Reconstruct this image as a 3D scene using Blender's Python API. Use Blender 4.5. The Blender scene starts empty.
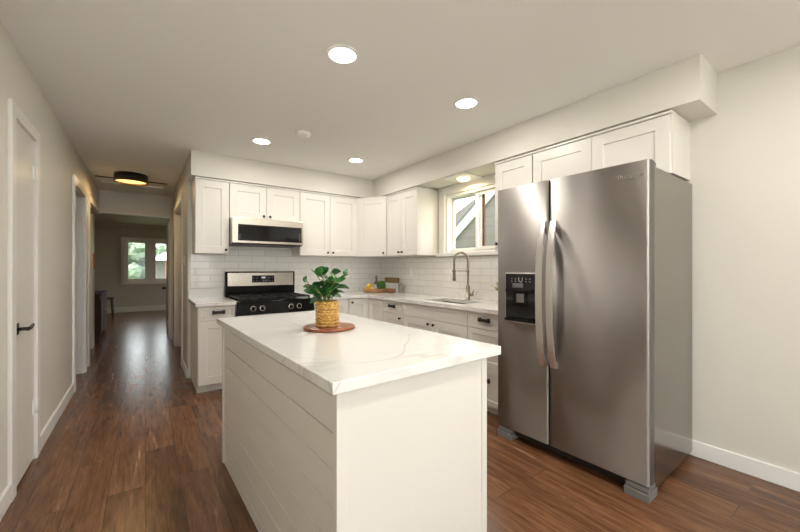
import bpy, bmesh, math, random
from mathutils import Vector, Matrix
random.seed(7)
C = bpy.context.scene
COL = C.collection
PI = math.pi

# ------------------------------------------------------------------ camera
cam_d = bpy.data.cameras.new('camera')
cam = bpy.data.objects.new('camera', cam_d); COL.objects.link(cam)
cam_d.sensor_width = 36.0
cam_d.lens = 353.0 / 800.0 * 36.0
cam_d.shift_y = 2.0 / 800.0
cam_d.clip_start = 0.02
cam.location = (0, 0, 1.22)
cam.rotation_euler = (PI / 2, 0, -math.radians(35.8))
C.camera = cam

# ------------------------------------------------------------------ world, exposure
w = bpy.data.worlds.new('overcast_sky'); C.world = w
w.use_nodes = True
wn = w.node_tree.nodes; wl = w.node_tree.links
bg = wn['Background']
SKY_STRENGTH = 4.5
bg.inputs[1].default_value = SKY_STRENGTH
tc = wn.new('ShaderNodeTexCoord'); sep = wn.new('ShaderNodeSeparateXYZ')
ramp = wn.new('ShaderNodeValToRGB')
wl.new(tc.outputs['Generated'], sep.inputs[0]); wl.new(sep.outputs[2], ramp.inputs[0])
ramp.color_ramp.elements[0].position = 0.0; ramp.color_ramp.elements[0].color = (0.95, 0.97, 1.0, 1)
ramp.color_ramp.elements[1].position = 0.8; ramp.color_ramp.elements[1].color = (0.9, 0.95, 1.0, 1)
wl.new(ramp.outputs[0], bg.inputs[0])
vs = C.view_settings
vs.view_transform = 'Standard'; vs.look = 'None'; vs.gamma = 1.0; vs.use_curve_mapping = False
vs.exposure = 0.58

sun_d = bpy.data.lights.new('sun', 'SUN'); sun_d.energy = 22.0; sun_d.angle = math.radians(1.5); sun_d.color = (1.0, 0.97, 0.92)
sun = bpy.data.objects.new('sun', sun_d); COL.objects.link(sun)
sun.rotation_euler = Vector((-0.02, -0.42, -0.9)).to_track_quat('-Z', 'Y').to_euler()

CAN_POWER = 5.5        # each recessed ceiling light
CAN_COLOR = (1.0, 0.95, 0.88)
ADDED_CAN_POWER = 7.0  # extra ceiling lights, added out of view to lift the room's brightness
DRUM_POWER = 4.0
SINK_LIGHT_POWER = 2.2

def lamp(name, loc, power, color, size, rot=(0, 0, 0), spread=PI):
    l = bpy.data.lights.new(name, 'AREA'); l.shape = 'DISK'; l.size = size
    l.energy = power; l.color = color; l.spread = spread
    o = bpy.data.objects.new(name, l); COL.objects.link(o)
    o.location = loc; o.rotation_euler = rot
    return o

def portal(name, loc, rot, sx, sy):
    l = bpy.data.lights.new(name, 'AREA'); l.shape = 'RECTANGLE'; l.size = sx; l.size_y = sy
    l.cycles.is_portal = True
    o = bpy.data.objects.new(name, l); COL.objects.link(o); o.location = loc; o.rotation_euler = rot

# ------------------------------------------------------------------ materials
def mat(name, color, rough=0.5, metal=0.0, **kw):
    m = bpy.data.materials.new(name); m.use_nodes = True
    b = m.node_tree.nodes['Principled BSDF']
    b.inputs['Base Color'].default_value = (*color, 1); b.inputs['Roughness'].default_value = rough
    b.inputs['Metallic'].default_value = metal
    for k, v in kw.items():
        b.inputs[k].default_value = v
    return m
def nodes(m): return m.node_tree.nodes, m.node_tree.links, m.node_tree.nodes['Principled BSDF']
def coords(m, scale=(1, 1, 1), rot=(0, 0, 0)):
    n, l, b = nodes(m)
    t = n.new('ShaderNodeTexCoord'); mp = n.new('ShaderNodeMapping')
    mp.inputs['Scale'].default_value = scale; mp.inputs['Rotation'].default_value = rot
    l.new(t.outputs['Object'], mp.inputs[0])
    return mp.outputs[0]
def noise(m, vec, scale, detail=4, rough=0.5, dist=0.0):
    n, l, b = nodes(m); t = n.new('ShaderNodeTexNoise')
    t.inputs['Scale'].default_value = scale; t.inputs['Detail'].default_value = detail
    t.inputs['Roughness'].default_value = rough; t.inputs['Distortion'].default_value = dist
    l.new(vec, t.inputs['Vector']); return t.outputs[0]
def rampn(m, fac, stops):
    n, l, b = nodes(m); r = n.new('ShaderNodeValToRGB'); l.new(fac, r.inputs[0])
    e = r.color_ramp.elements
    while len(e) < len(stops): e.new(0.5)
    for i, (p, c) in enumerate(stops):
        e[i].position = p; e[i].color = (*c, 1)
    return r.outputs[0]
def bump(m, h, strength, dist=0.01):
    n, l, b = nodes(m); u = n.new('ShaderNodeBump')
    u.inputs['Strength'].default_value = strength; u.inputs['Distance'].default_value = dist
    l.new(h, u.inputs['Height']); l.new(u.outputs[0], b.inputs['Normal'])
def mix(m, a, b_, fac, mode='MIX'):
    n, l, b = nodes(m); x = n.new('ShaderNodeMix'); x.data_type = 'RGBA'; x.blend_type = mode
    if isinstance(fac, float): x.inputs[0].default_value = fac
    else: l.new(fac, x.inputs[0])
    for i, v in ((6, a), (7, b_)):
        if isinstance(v, tuple): x.inputs[i].default_value = (*v, 1)
        else: l.new(v, x.inputs[i])
    return x.outputs[2]
def setcol(m, out): nodes(m)[1].new(out, nodes(m)[2].inputs['Base Color'])

def paint(name, col, rough, bscale=180, bs=0.06):
    m = mat(name, col, rough); v = coords(m); bump(m, noise(m, v, bscale, 2), bs, 0.002); return m

M_wall = paint('greige_wall_paint', (0.70, 0.675, 0.61), 0.6)
M_farwall = paint('taupe_far_tone', (0.40, 0.325, 0.245), 0.7)  # darker, browner tone than the kitchen walls
M_ceil = paint('ceiling_paint', (0.86, 0.845, 0.81), 0.8, 60, 0.05)
M_trim = mat('white_trim_paint', (0.84, 0.83, 0.80), 0.35)
M_cab = mat('white_cabinet_paint', (0.74, 0.715, 0.66), 0.33)
M_black = mat('matte_black_metal', (0.012, 0.011, 0.010), 0.4)
M_blackgloss = mat('black_glass', (0.008, 0.008, 0.009), 0.06)
M_enamel = mat('black_enamel', (0.008, 0.008, 0.008), 0.12, 0.0, **{'Specular IOR Level': 0.22})
M_iron = mat('cast_iron', (0.012, 0.012, 0.012), 0.45, 0.0, **{'Specular IOR Level': 0.3})
M_dark = mat('dark_gap', (0.02, 0.018, 0.016), 0.7)
M_chrome = mat('chrome', (0.75, 0.74, 0.72), 0.12, 1.0)
M_nickel = mat('brushed_nickel', (0.34, 0.30, 0.255), 0.28, 1.0)
M_whiteplastic = mat('white_plastic', (0.85, 0.84, 0.81), 0.4)
M_greyplastic = mat('grey_plastic', (0.16, 0.153, 0.146), 0.4)
M_greybtn = mat('pale_print', (0.55, 0.56, 0.57), 0.5)
M_gold = mat('gold_lining', (0.85, 0.55, 0.18), 0.4, 0.6)

def steel(name, col, rough, axis):
    m = mat(name, col, rough, 1.0)
    v = coords(m, axis)
    nz = noise(m, v, 30, 3, 0.6)
    n, l, b = nodes(m)
    mr = n.new('ShaderNodeMapRange'); mr.inputs[3].default_value = rough * 0.9; mr.inputs[4].default_value = rough * 1.1
    l.new(nz, mr.inputs[0]); l.new(mr.outputs[0], b.inputs['Roughness'])
    b.inputs['Anisotropic'].default_value = 0.9; b.inputs['Anisotropic Rotation'].default_value = 0.25
    tg = n.new('ShaderNodeTangent'); tg.direction_type = 'RADIAL'; tg.axis = 'Z'
    l.new(tg.outputs[0], b.inputs['Tangent'])
    return m
M_steel = steel('stainless_steel', (0.39, 0.367, 0.34), 0.55, (1, 1, 60))
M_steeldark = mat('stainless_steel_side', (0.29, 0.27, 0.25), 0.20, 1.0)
M_steelmid = mat('bright_stainless', (0.60, 0.555, 0.49), 0.27, 1.0)
M_steellight = mat('polished_stainless', (0.74, 0.72, 0.69), 0.34, 1.0)

# floor: hand-scraped dark planks along Y
M_floor = mat('walnut_plank_floor', (0.2, 0.1, 0.05), 0.3)
def build_floor():
    m = M_floor; n, l, b = nodes(m)
    v = coords(m, (1, 1, 1), (0, 0, PI / 2))
    br = n.new('ShaderNodeTexBrick')
    br.offset = 0.37; br.offset_frequency = 2
    br.inputs['Scale'].default_value = 1.0
    br.inputs['Brick Width'].default_value = 1.22; br.inputs['Row Height'].default_value = 0.165
    br.inputs['Mortar Size'].default_value = 0.0016; br.inputs['Mortar Smooth'].default_value = 0.4
    br.inputs['Bias'].default_value = 0.0
    br.inputs['Color1'].default_value = (0, 0, 0, 1); br.inputs['Color2'].default_value = (1, 1, 1, 1)
    br.inputs['Mortar'].default_value = (0.5, 0.5, 0.5, 1)
    l.new(v, br.inputs['Vector'])
    # per-plank offset for the grain
    va = coords(m, (9.0, 0.8, 1)); add = n.new('ShaderNodeVectorMath'); add.operation = 'MULTIPLY_ADD'
    cmb = n.new('ShaderNodeCombineXYZ')
    l.new(br.outputs['Color'], cmb.inputs[0]); l.new(br.outputs['Color'], cmb.inputs[2])
    l.new(cmb.outputs[0], add.inputs[0]); add.inputs[1].default_value = (13, 0, 29); l.new(va, add.inputs[2])
    g1 = noise(m, add.outputs[0], 2.2, 6, 0.62, 0.9)
    g2 = noise(m, add.outputs[0], 9.0, 4, 0.6, 0.6)
    c1 = rampn(m, g1, [(0.24, (0.085, 0.037, 0.018)), (0.42, (0.16, 0.073, 0.035)), (0.58, (0.235, 0.113, 0.054)), (0.80, (0.37, 0.20, 0.105))])
    c2 = rampn(m, g2, [(0.35, (0.55, 0.5, 0.46)), (0.6, (1, 1, 1))])
    c = mix(m, c1, c2, 0.7, 'MULTIPLY')
    tint = rampn(m, br.outputs['Color'], [(0.0, (0.74, 0.72, 0.72)), (1.0, (1.12, 1.08, 1.04))])
    c = mix(m, c, tint, 1.0, 'MULTIPLY')
    c = mix(m, c, (0.03, 0.017, 0.011), br.outputs['Fac'])
    setcol(m, c)
    vb = coords(m, (6, 2.2, 1)); g3 = noise(m, vb, 5, 3, 0.5, 0.8)
    mm = n.new('ShaderNodeMath'); mm.operation = 'MULTIPLY_ADD'
    l.new(br.outputs['Fac'], mm.inputs[0]); mm.inputs[1].default_value = -0.8; l.new(g3, mm.inputs[2])
    bump(m, mm.outputs[0], 0.25, 0.005)
    mr = n.new('ShaderNodeMapRange'); mr.inputs[3].default_value = 0.22; mr.inputs[4].default_value = 0.30
    l.new(g1, mr.inputs[0]); l.new(mr.outputs[0], b.inputs['Roughness'])
build_floor()

# white quartz with thin grey-gold veins
M_quartz = mat('veined_white_quartz', (0.88, 0.87, 0.84), 0.12)
def build_quartz():
    m = M_quartz; n, l, b = nodes(m)
    v = coords(m, (1.0, 1.6, 1.0), (0, 0, 0.6))
    a = noise(m, v, 0.95, 3, 0.5, 0.9)
    veins = rampn(m, a, [(0.488, (0, 0, 0)), (0.499, (1, 1, 1)), (0.501, (1, 1, 1)), (0.512, (0, 0, 0))])
    k = noise(m, v, 1.1, 2)
    msk = rampn(m, k, [(0.48, (0, 0, 0)), (0.66, (1, 1, 1))])
    f = mix(m, veins, msk, 1.0, 'MULTIPLY')
    v2 = coords(m, (1.5, 0.8, 1.0), (0, 0, -0.5))
    a2 = noise(m, v2, 1.3, 3, 0.45, 0.7)
    fine = rampn(m, a2, [(0.495, (0, 0, 0)), (0.5, (0.55, 0.55, 0.55)), (0.505, (0, 0, 0))])
    f = mix(m, f, fine, 1.0, 'LIGHTEN')
    c = mix(m, (0.78, 0.77, 0.745), (0.48, 0.44, 0.39), f)
    setcol(m, c)
build_quartz()

# subway tile
def tile(name, rot):
    m = mat(name, (0.8, 0.79, 0.76), 0.12); n, l, b = nodes(m)
    v = coords(m, (1, 1, 1), rot)
    br = n.new('ShaderNodeTexBrick'); br.inputs['Scale'].default_value = 1.0
    br.inputs['Brick Width'].default_value = 0.30; br.inputs['Row Height'].default_value = 0.076
    br.inputs['Mortar Size'].default_value = 0.0024; br.inputs['Mortar Smooth'].default_value = 0.2
    br.inputs['Color1'].default_value = (0.79, 0.775, 0.74, 1); br.inputs['Color2'].default_value = (0.84, 0.825, 0.79, 1)
    br.inputs['Mortar'].default_value = (0.56, 0.535, 0.49, 1)
    l.new(v, br.inputs['Vector']); setcol(m, br.outputs['Color'])
    nz = noise(m, v, 9, 2)
    mm = n.new('ShaderNodeMath'); mm.operation = 'MULTIPLY_ADD'
    l.new(br.outputs['Fac'], mm.inputs[0]); mm.inputs[1].default_value = -1.0; l.new(nz, mm.inputs[2])
    bump(m, mm.outputs[0], 0.35, 0.004)
    return m
M_tile_back = tile('subway_tile_back', (PI / 2, 0, 0))
M_tile_right = tile('subway_tile_right', (PI / 2, PI / 2, 0))

def wood(name, dark, light, scale=(2, 18, 18), rough=0.4):
    m = mat(name, light, rough); v = coords(m, scale)
    setcol(m, rampn(m, noise(m, v, 3, 5, 0.6, 0.8), [(0.3, dark), (0.7, light)])); return m
M_board = wood('reddish_wood', (0.20, 0.055, 0.022), (0.40, 0.14, 0.06), (4, 26, 26), 0.35)
M_tray = wood('oak_tray_wood', (0.26, 0.13, 0.045), (0.46, 0.26, 0.10))
M_band = wood('brown_band_wood', (0.17, 0.09, 0.025), (0.34, 0.20, 0.07))
M_espresso = wood('espresso_wood', (0.022, 0.010, 0.006), (0.06, 0.027, 0.014), (2, 18, 18), 0.75)
M_bowlw = wood('brown_bowl_wood', (0.16, 0.075, 0.03), (0.30, 0.15, 0.06))
M_lemon = mat('lemon_peel', (0.85, 0.52, 0.03), 0.4)
M_moss = mat('moss_green', (0.055, 0.13, 0.02), 0.8)
M_leaf = mat('glossy_leaf', (0.025, 0.12, 0.03), 0.3)
def leafcol():
    m = M_leaf; v = coords(m, (1, 1, 1)); setcol(m, rampn(m, noise(m, v, 22, 2), [(0.35, (0.012, 0.07, 0.022)), (0.65, (0.05, 0.19, 0.04))]))
leafcol()
M_sprig = mat('yellow_green_leaf', (0.26, 0.36, 0.05), 0.4)
M_stem = mat('green_stem', (0.28, 0.26, 0.06), 0.5)
M_soil = mat('potting_soil', (0.03, 0.02, 0.013), 0.9)
M_basket = mat('water_hyacinth', (0.62, 0.40, 0.13), 0.55)
def basketcol():
    m = M_basket; v = coords(m, (1, 1, 2)); setcol(m, rampn(m, noise(m, v, 60, 3), [(0.3, (0.26, 0.12, 0.025)), (0.5, (0.60, 0.35, 0.09)), (0.7, (0.82, 0.56, 0.20))]))
basketcol()
M_ceramic = mat('white_ceramic', (0.8, 0.79, 0.76), 0.2)
M_orange = mat('orange_plastic', (0.55, 0.16, 0.03), 0.5)

def glass(name, tint=(1, 1, 1), refl=1.45):
    m = bpy.data.materials.new(name); m.use_nodes = True
    n = m.node_tree.nodes; l = m.node_tree.links; n.clear()
    o = n.new('ShaderNodeOutputMaterial'); t = n.new('ShaderNodeBsdfTransparent'); g = n.new('ShaderNodeBsdfGlossy')
    t.inputs[0].default_value = (*tint, 1); g.inputs['Roughness'].default_value = 0.02
    f = n.new('ShaderNodeFresnel'); f.inputs[0].default_value = refl
    ge = n.new('ShaderNodeNewGeometry'); mu = n.new('ShaderNodeMath'); mu.operation = 'MULTIPLY_ADD'   # the far side of the sheet adds no mirror
    mu.inputs[1].default_value = -1.0
    l.new(ge.outputs['Backfacing'], mu.inputs[0]); mu.inputs[2].default_value = 1.0
    m2 = n.new('ShaderNodeMath'); m2.operation = 'MULTIPLY'; l.new(mu.outputs[0], m2.inputs[0]); l.new(f.outputs[0], m2.inputs[1])
    x = n.new('ShaderNodeMixShader'); l.new(m2.outputs[0], x.inputs[0]); l.new(t.outputs[0], x.inputs[1]); l.new(g.outputs[0], x.inputs[2])
    l.new(x.outputs[0], o.inputs[0]); return m
M_glass = glass('window_glass', (0.95, 0.97, 0.96))
M_bottleglass = glass('bottle_glass', (0.62, 0.58, 0.52))
M_jarglass = glass('jar_glass', (0.96, 0.96, 0.95))
def emit(name, col, s):
    m = mat(name, (0.8, 0.8, 0.8), 0.5); b = nodes(m)[2]
    b.inputs['Emission Color'].default_value = (*col, 1); b.inputs['Emission Strength'].default_value = s; return m
M_led = emit('lit_diffuser', (1.0, 0.95, 0.87), 7.0)
M_warm = emit('lit_warm_diffuser', (1.0, 0.62, 0.20), 1.25)
M_sinkled = emit('lit_dome', (1.0, 0.74, 0.36), 2.2)
M_disp = emit('lit_display_print', (0.7, 0.85, 1.0), 0.12)

# exterior
def siding(name, a, b_):
    m = mat(name, a, 0.7); n, l, b = nodes(m); v = coords(m)
    wv = n.new('ShaderNodeTexWave'); wv.bands_direction = 'Z'; wv.wave_profile = 'SAW'; wv.inputs['Scale'].default_value = 1.6
    l.new(v, wv.inputs[0]); bump(m, wv.outputs[1], 0.6, 0.02)
    setcol(m, rampn(m, wv.outputs[1], [(0.0, b_), (0.12, a), (1.0, a)])); return m
M_siding = siding('grey_siding', (0.135, 0.12, 0.10), (0.07, 0.062, 0.055))
M_lawn = mat('lawn_green', (0.05, 0.09, 0.025), 0.9)
M_tree = mat('tree_foliage', (0.09, 0.17, 0.055), 0.8)
def treecol():
    m = M_tree; v = coords(m); setcol(m, rampn(m, noise(m, v, 5, 4), [(0.35, (0.075, 0.11, 0.065)), (0.65, (0.20, 0.26, 0.17))]))
treecol()
M_bark = mat('tree_bark', (0.09, 0.065, 0.045), 0.9)
M_roof = mat('grey_shingles', (0.14, 0.13, 0.135), 0.8)
M_brick = mat('red_brown_porch', (0.24, 0.11, 0.06), 0.8)
M_concrete = mat('concrete', (0.2, 0.19, 0.18), 0.8)

# ------------------------------------------------------------------ mesh helpers
def BM(): return bmesh.new()
def box(bm, x0, x1, y0, y1, z0, z1, bev=0.0, seg=2, mi=0):
    r = bmesh.ops.create_cube(bm, size=1.0)
    vs_ = r['verts']
    for v in vs_:
        v.co = Vector(((x0 + x1) / 2 + v.co.x * (x1 - x0), (y0 + y1) / 2 + v.co.y * (y1 - y0), (z0 + z1) / 2 + v.co.z * (z1 - z0)))
    fs = set(f for v in vs_ for f in v.link_faces)
    for f in fs: f.material_index = mi
    if bev > 0:
        es = list(set(e for v in vs_ for e in v.link_edges))
        bmesh.ops.bevel(bm, geom=es, offset=bev, segments=seg, profile=0.5, affect='EDGES', material=-1)
    return bm
def face(bm, pts, mi=0, smooth=False):
    f = bm.faces.new([bm.verts.new(p) for p in pts]); f.material_index = mi; f.smooth = smooth; return f
def shaker(bm, x0, x1, z0, z1, yb=0.0, t=0.02, rail=0.075, rec=0.009, b=0.004):
    """a frame-and-panel front; back plane at yb, front at yb - t"""
    yf = yb - t
    def ring(a, y): return [bm.verts.new((x0 + a, y, z0 + a)), bm.verts.new((x1 - a, y, z0 + a)), bm.verts.new((x1 - a, y, z1 - a)), bm.verts.new((x0 + a, y, z1 - a))]
    e = 0.0015
    rings = [ring(0, yb), ring(0, yf + e), ring(e, yf), ring(rail, yf), ring(rail + b, yf + rec)]
    for A, B in zip(rings, rings[1:]):
        for i in range(4): bm.faces.new((A[i], A[(i + 1) % 4], B[(i + 1) % 4], B[i]))
    bm.faces.new(rings[-1]); bm.faces.new(rings[0][::-1])
    return bm
def lathe(bm, prof, cx=0, cy=0, cz=0, n=28, mi=0, smooth=True, M=None):
    """prof: (r, z) points bottom to top; M optional matrix applied after"""
    rows = []
    for r, z in prof:
        if r < 1e-6:
            rows.append([bm.verts.new(((cx, cy, cz + z)))])
        else:
            rows.append([bm.verts.new((cx + r * math.cos(2 * PI * i / n), cy + r * math.sin(2 * PI * i / n), cz + z)) for i in range(n)])
    for A, B in zip(rows, rows[1:]):
        for i in range(n):
            j = (i + 1) % n
            if len(A) == 1 and len(B) == 1: continue
            if len(A) == 1: f = bm.faces.new((A[0], B[j], B[i]))
            elif len(B) == 1: f = bm.faces.new((A[i], A[j], B[0]))
            else: f = bm.faces.new((A[i], A[j], B[j], B[i]))
            f.material_index = mi; f.smooth = smooth
    if M is not None:
        for row in rows:
            for v in row: v.co = M @ v.co
    return bm
def tube(bm, pts, r, n=10, mi=0, caps=True):
    pts = [Vector(p) for p in pts]; rows = []
    rr = r if isinstance(r, (list, tuple)) else [r] * len(pts)
    up = None
    for i, p in enumerate(pts):
        d = (pts[min(i + 1, len(pts) - 1)] - pts[max(i - 1, 0)]).normalized()
        if up is None:
            up = Vector((0, 0, 1)) if abs(d.z) < 0.9 else Vector((1, 0, 0))
        s = d.cross(up).normalized(); up = s.cross(d).normalized()
        rows.append([bm.verts.new(p + (s * math.cos(2 * PI * k / n) + up * math.sin(2 * PI * k / n)) * rr[i]) for k in range(n)])
    for A, B in zip(rows, rows[1:]):
        for k in range(n):
            f = bm.faces.new((A[k], A[(k + 1) % n], B[(k + 1) % n], B[k])); f.smooth = True; f.material_index = mi
    if caps:
        for R_ in (rows[0][::-1], rows[-1]):
            f = bm.faces.new(R_); f.material_index = mi
    return bm
def ball(bm, c, r, sub=2, sc=(1, 1, 1), mi=0):
    q = bmesh.ops.create_icosphere(bm, subdivisions=sub, radius=r)
    for v in q['verts']:
        v.co = Vector((v.co.x * sc[0] + c[0], v.co.y * sc[1] + c[1], v.co.z * sc[2] + c[2]))
        for f in v.link_faces: f.smooth = True; f.material_index = mi
    return bm
def obj(name, bm, mats, parent=None, loc=None, fix=True):
    if fix: bmesh.ops.recalc_face_normals(bm, faces=bm.faces[:])
    me = bpy.data.meshes.new(name); bm.to_mesh(me); bm.free()
    if not isinstance(mats, (list, tuple)): mats = [mats]
    for m in mats: me.materials.append(m)
    o = bpy.data.objects.new(name, me); COL.objects.link(o)
    if parent: o.parent = parent
    if loc: o.location = loc
    return o
def tag(o, label, cat, group=None):
    o['label'] = label; o['category'] = cat
    if group: o['group'] = group
    return o
def thing(name, label, cat, loc=(0, 0, 0), rz=0, group=None):
    o = bpy.data.objects.new(name, None); COL.objects.link(o); o.empty_display_size = 0.1
    o.location = loc; o.rotation_euler = (0, 0, rz)
    return tag(o, label, cat, group)
def struct(name, bm, m, parent=None):
    o = obj(name, bm, m, parent)
    if parent is None: o['kind'] = 'structure'
    return o

# ------------------------------------------------------------------ constants of the room
XL, XR, YB, H = -0.58, 2.90, 4.55, 2.44
XH = 0.38                      # hall's right wall
YE, YF = 7.20, 12.35           # header across the hall, far wall
SOF_Z, SOF_X, SOF_Y = 2.18, 2.555, 4.20
CT, CB = 0.883, 0.848          # perimeter worktop top / underside

def wall_along_y(name, x0, x1, y0, y1, openings, m):
    bm = BM(); y = y0
    for a, b, z0, z1 in sorted(openings):
        if a > y: box(bm, x0, x1, y, a, 0, H)
        if z0 > 0: box(bm, x0, x1, a, b, 0, z0)
        if z1 < H: box(bm, x0, x1, a, b, z1, H)
        y = b
    if y < y1: box(bm, x0, x1, y, y1, 0, H)
    return struct(name, bm, m)
def wall_along_x(name, y0, y1, x0, x1, openings, m):
    bm = BM(); x = x0
    for a, b, z0, z1 in sorted(openings):
        if a > x: box(bm, x, a, y0, y1, 0, H)
        if z0 > 0: box(bm, a, b, y0, y1, 0, z0)
        if z1 < H: box(bm, a, b, y0, y1, z1, H)
        x = b
    if x < x1: box(bm, x, x1, y0, y1, 0, H)
    return struct(name, bm, m)

YREAR = -2.6
D1 = (2.737, 3.195); D2 = (4.74, 5.48); D3 = (5.86, 7.05)
WIN = (2.13, 3.09, 1.40, 2.08)          # kitchen window opening y0,y1,z0,z1
FW = (-0.45, 0.63, 0.86, 1.97)          # far window x0,x1,z0,z1
RW = (-0.5, 1.6, 0.05, 2.25)  # opening of the added rear window

struct('floor', box(BM(), -2.12, XR + 0.12, YREAR - 0.12, YF + 0.12, -0.06, 0), M_floor)
struct('ceiling', box(BM(), -2.12, XR + 0.12, YREAR - 0.12, YE + 0.12, H, H + 0.08), M_ceil)
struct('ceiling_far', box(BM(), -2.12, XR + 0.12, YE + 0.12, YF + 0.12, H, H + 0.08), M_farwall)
wall_along_y('wall_left', XL - 0.12, XL, YREAR, D3[1], [(*D1, 0, 2.05), (*D2, 0, 2.05), (*D3, 0, 2.05)], M_wall)
wall_along_y('wall_right', XR, XR + 0.12, YREAR, YE, [WIN], M_wall)
wall_along_x('wall_back', YB, YB + 0.12, XH, XR, [], M_wall)
wall_along_y('wall_hall', XH, XH + 0.12, YB + 0.12, YE, [(5.20, 6.50, 0, 2.07)], M_wall)
wall_along_x('wall_header', YE, YE + 0.12, -2.0, XR, [(XL - 0.07, XH - 0.02, 0, 2.10)], M_wall)
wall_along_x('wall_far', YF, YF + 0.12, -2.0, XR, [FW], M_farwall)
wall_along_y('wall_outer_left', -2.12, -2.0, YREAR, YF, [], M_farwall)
wall_along_y('wall_outer_right', XR, XR + 0.12, YE, YF, [(8.4, 11.2, 0.6, 2.1)], M_farwall)  # opening of the added side window
wall_along_x('wall_rear', YREAR - 0.12, YREAR, -2.0, XR, [RW], M_wall)

# soffit above the cabinets
bm = BM(); box(bm, SOF_X, XR, 0.63, SOF_Y, SOF_Z, H); box(bm, XH, XR, SOF_Y, YB, SOF_Z, H)
struct('trim_soffit', bm, M_wall)
# faint beam across the far room's ceiling
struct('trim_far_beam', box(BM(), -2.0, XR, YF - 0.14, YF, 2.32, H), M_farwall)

# tiles behind the worktops
struct('trim_back_tiles', box(BM(), 0.405, XR - 0.008, YB - 0.008, YB, CT + 0.09, 1.78), M_tile_back)
struct('trim_right_tiles', box(BM(), XR - 0.008, XR, 1.0, YB - 0.008, CT + 0.09, 1.345), M_tile_right)

# baseboards
def baseboard(name, pts_boxes, m=M_trim):
    bm = BM()
    for x0, x1, y0, y1, h in pts_boxes:
        box(bm, x0, x1, y0, y1, 0, h, 0.004, 2)
    return struct(name, bm, m)
baseboard('baseboard_left', [(XL, XL + 0.016, YREAR, 2.667, 0.10), (XL, XL + 0.016, 3.27, 4.645, 0.10)])
baseboard('baseboard_right', [(XR - 0.016, XR, YREAR, 1.72, 0.10)])
baseboard('baseboard_hall', [(XH - 0.016, XH, YB - 0.016, 5.10, 0.10), (XH, 0.405, YB - 0.016, YB, 0.10), (XH - 0.016, XH, 6.60, YE, 0.10)])
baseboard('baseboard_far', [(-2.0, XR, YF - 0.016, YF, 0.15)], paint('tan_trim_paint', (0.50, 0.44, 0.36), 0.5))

# casings of the openings in the left and right hall walls
def casing_y(name, x, sgn, y0, y1, ztop, wdt=0.09, t=0.02, lining=0.12):
    """casing on the wall plane x (facing sgn*X) round an opening y0..y1, with the lining of the wall"""
    bm = BM(); xa, xb = sorted((x, x + sgn * t))
    box(bm, xa, xb, y0 - wdt, y0, 0, ztop + wdt, 0.003); box(bm, xa, xb, y1, y1 + wdt, 0, ztop + wdt, 0.003)
    box(bm, xa, xb, y0, y1, ztop, ztop + wdt, 0.003)
    xa, xb = sorted((x, x - sgn * lining))
    box(bm, xa, xb, y0, y0 + 0.015, 0, ztop); box(bm, xa, xb, y1 - 0.015, y1, 0, ztop); box(bm, xa, xb, y0 + 0.015, y1 - 0.015, ztop - 0.015, ztop)
    return struct(name, bm, M_trim)
casing_y('trim_1', XL, 1, D2[0], D2[1], 2.05, 0.085)
bm = BM()
box(bm, XL, XL + 0.02, D3[0] - 0.085, D3[0], 0, 2.135, 0.003); box(bm, XL, XL + 0.02, D3[0], D3[1], 2.05, 2.135, 0.003)
box(bm, XL - 0.12, XL, D3[0], D3[0] + 0.015, 0, 2.05); box(bm, XL - 0.12, XL, D3[0] + 0.015, D3[1] - 0.015, 2.035, 2.05)
box(bm, XL - 0.25, XL - 0.068, D3[1], YE - 0.01, 0, 2.05, 0.002)
struct('trim_2', bm, M_trim)
casing_y('trim_3', XH, -1, 5.20, 6.50, 2.07, 0.085, 0.02)
# lining of the opening under the header
bm = BM()
box(bm, XH - 0.035, XH - 0.02, YE - 0.01, YE + 0.13, 0, 2.10)
box(bm, XL - 0.07, XH - 0.035, YE - 0.01, YE + 0.13, 2.085, 2.10)
struct('trim_4', bm, M_trim)

# narrow closet door in the left wall
bm = BM()
box(bm, XL, XL + 0.019, D1[0] - 0.07, D1[0] + 0.008, 0, 2.10, 0.003)
box(bm, XL, XL + 0.020, D1[1], D1[1] + 0.075, 0, 2.10, 0.003); box(bm, XL, XL + 0.019, D1[0] + 0.008, D1[1], 2.03, 2.10, 0.003)
M_case = mat('pale_casing_paint', (0.78, 0.76, 0.71), 0.4)
struct('trim_5', bm, M_case)
M_door = mat('door_paint', (0.72, 0.695, 0.64), 0.4)
d1 = struct('door_1', box(BM(), XL - 0.035, XL + 0.004, D1[0] + 0.008, D1[1] - 0.004, 0.012, 2.03, 0.002), M_door)
bm = BM()
hy, hz = 2.785, 0.885
box(bm, XL + 0.004, XL + 0.014, hy - 0.032, hy + 0.032, hz - 0.032, hz + 0.032, 0.003)
tube(bm, [(XL + 0.014, hy, hz), (XL + 0.055, hy, hz)], 0.010, 12)
tube(bm, [(XL + 0.055, hy - 0.012, hz), (XL + 0.057, hy + 0.03, hz), (XL + 0.055, hy + 0.075, hz + 0.002), (XL + 0.052, hy + 0.12, hz + 0.008)], [0.011, 0.010, 0.009, 0.008], 10)
obj('door_lever', bm, M_black, d1)['label'] = 'matte black lever handle'
for z in (1.82, 0.34):
    bm = BM(); box(bm, XL + 0.004, XL + 0.008, D1[1] - 0.045, D1[1] - 0.004, z - 0.045, z + 0.045)
    tube(bm, [(XL + 0.014, D1[1] - 0.004, z - 0.048), (XL + 0.014, D1[1] - 0.004, z + 0.048)], 0.008, 10)
    obj('hinge', bm, M_whiteplastic, d1)

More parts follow.
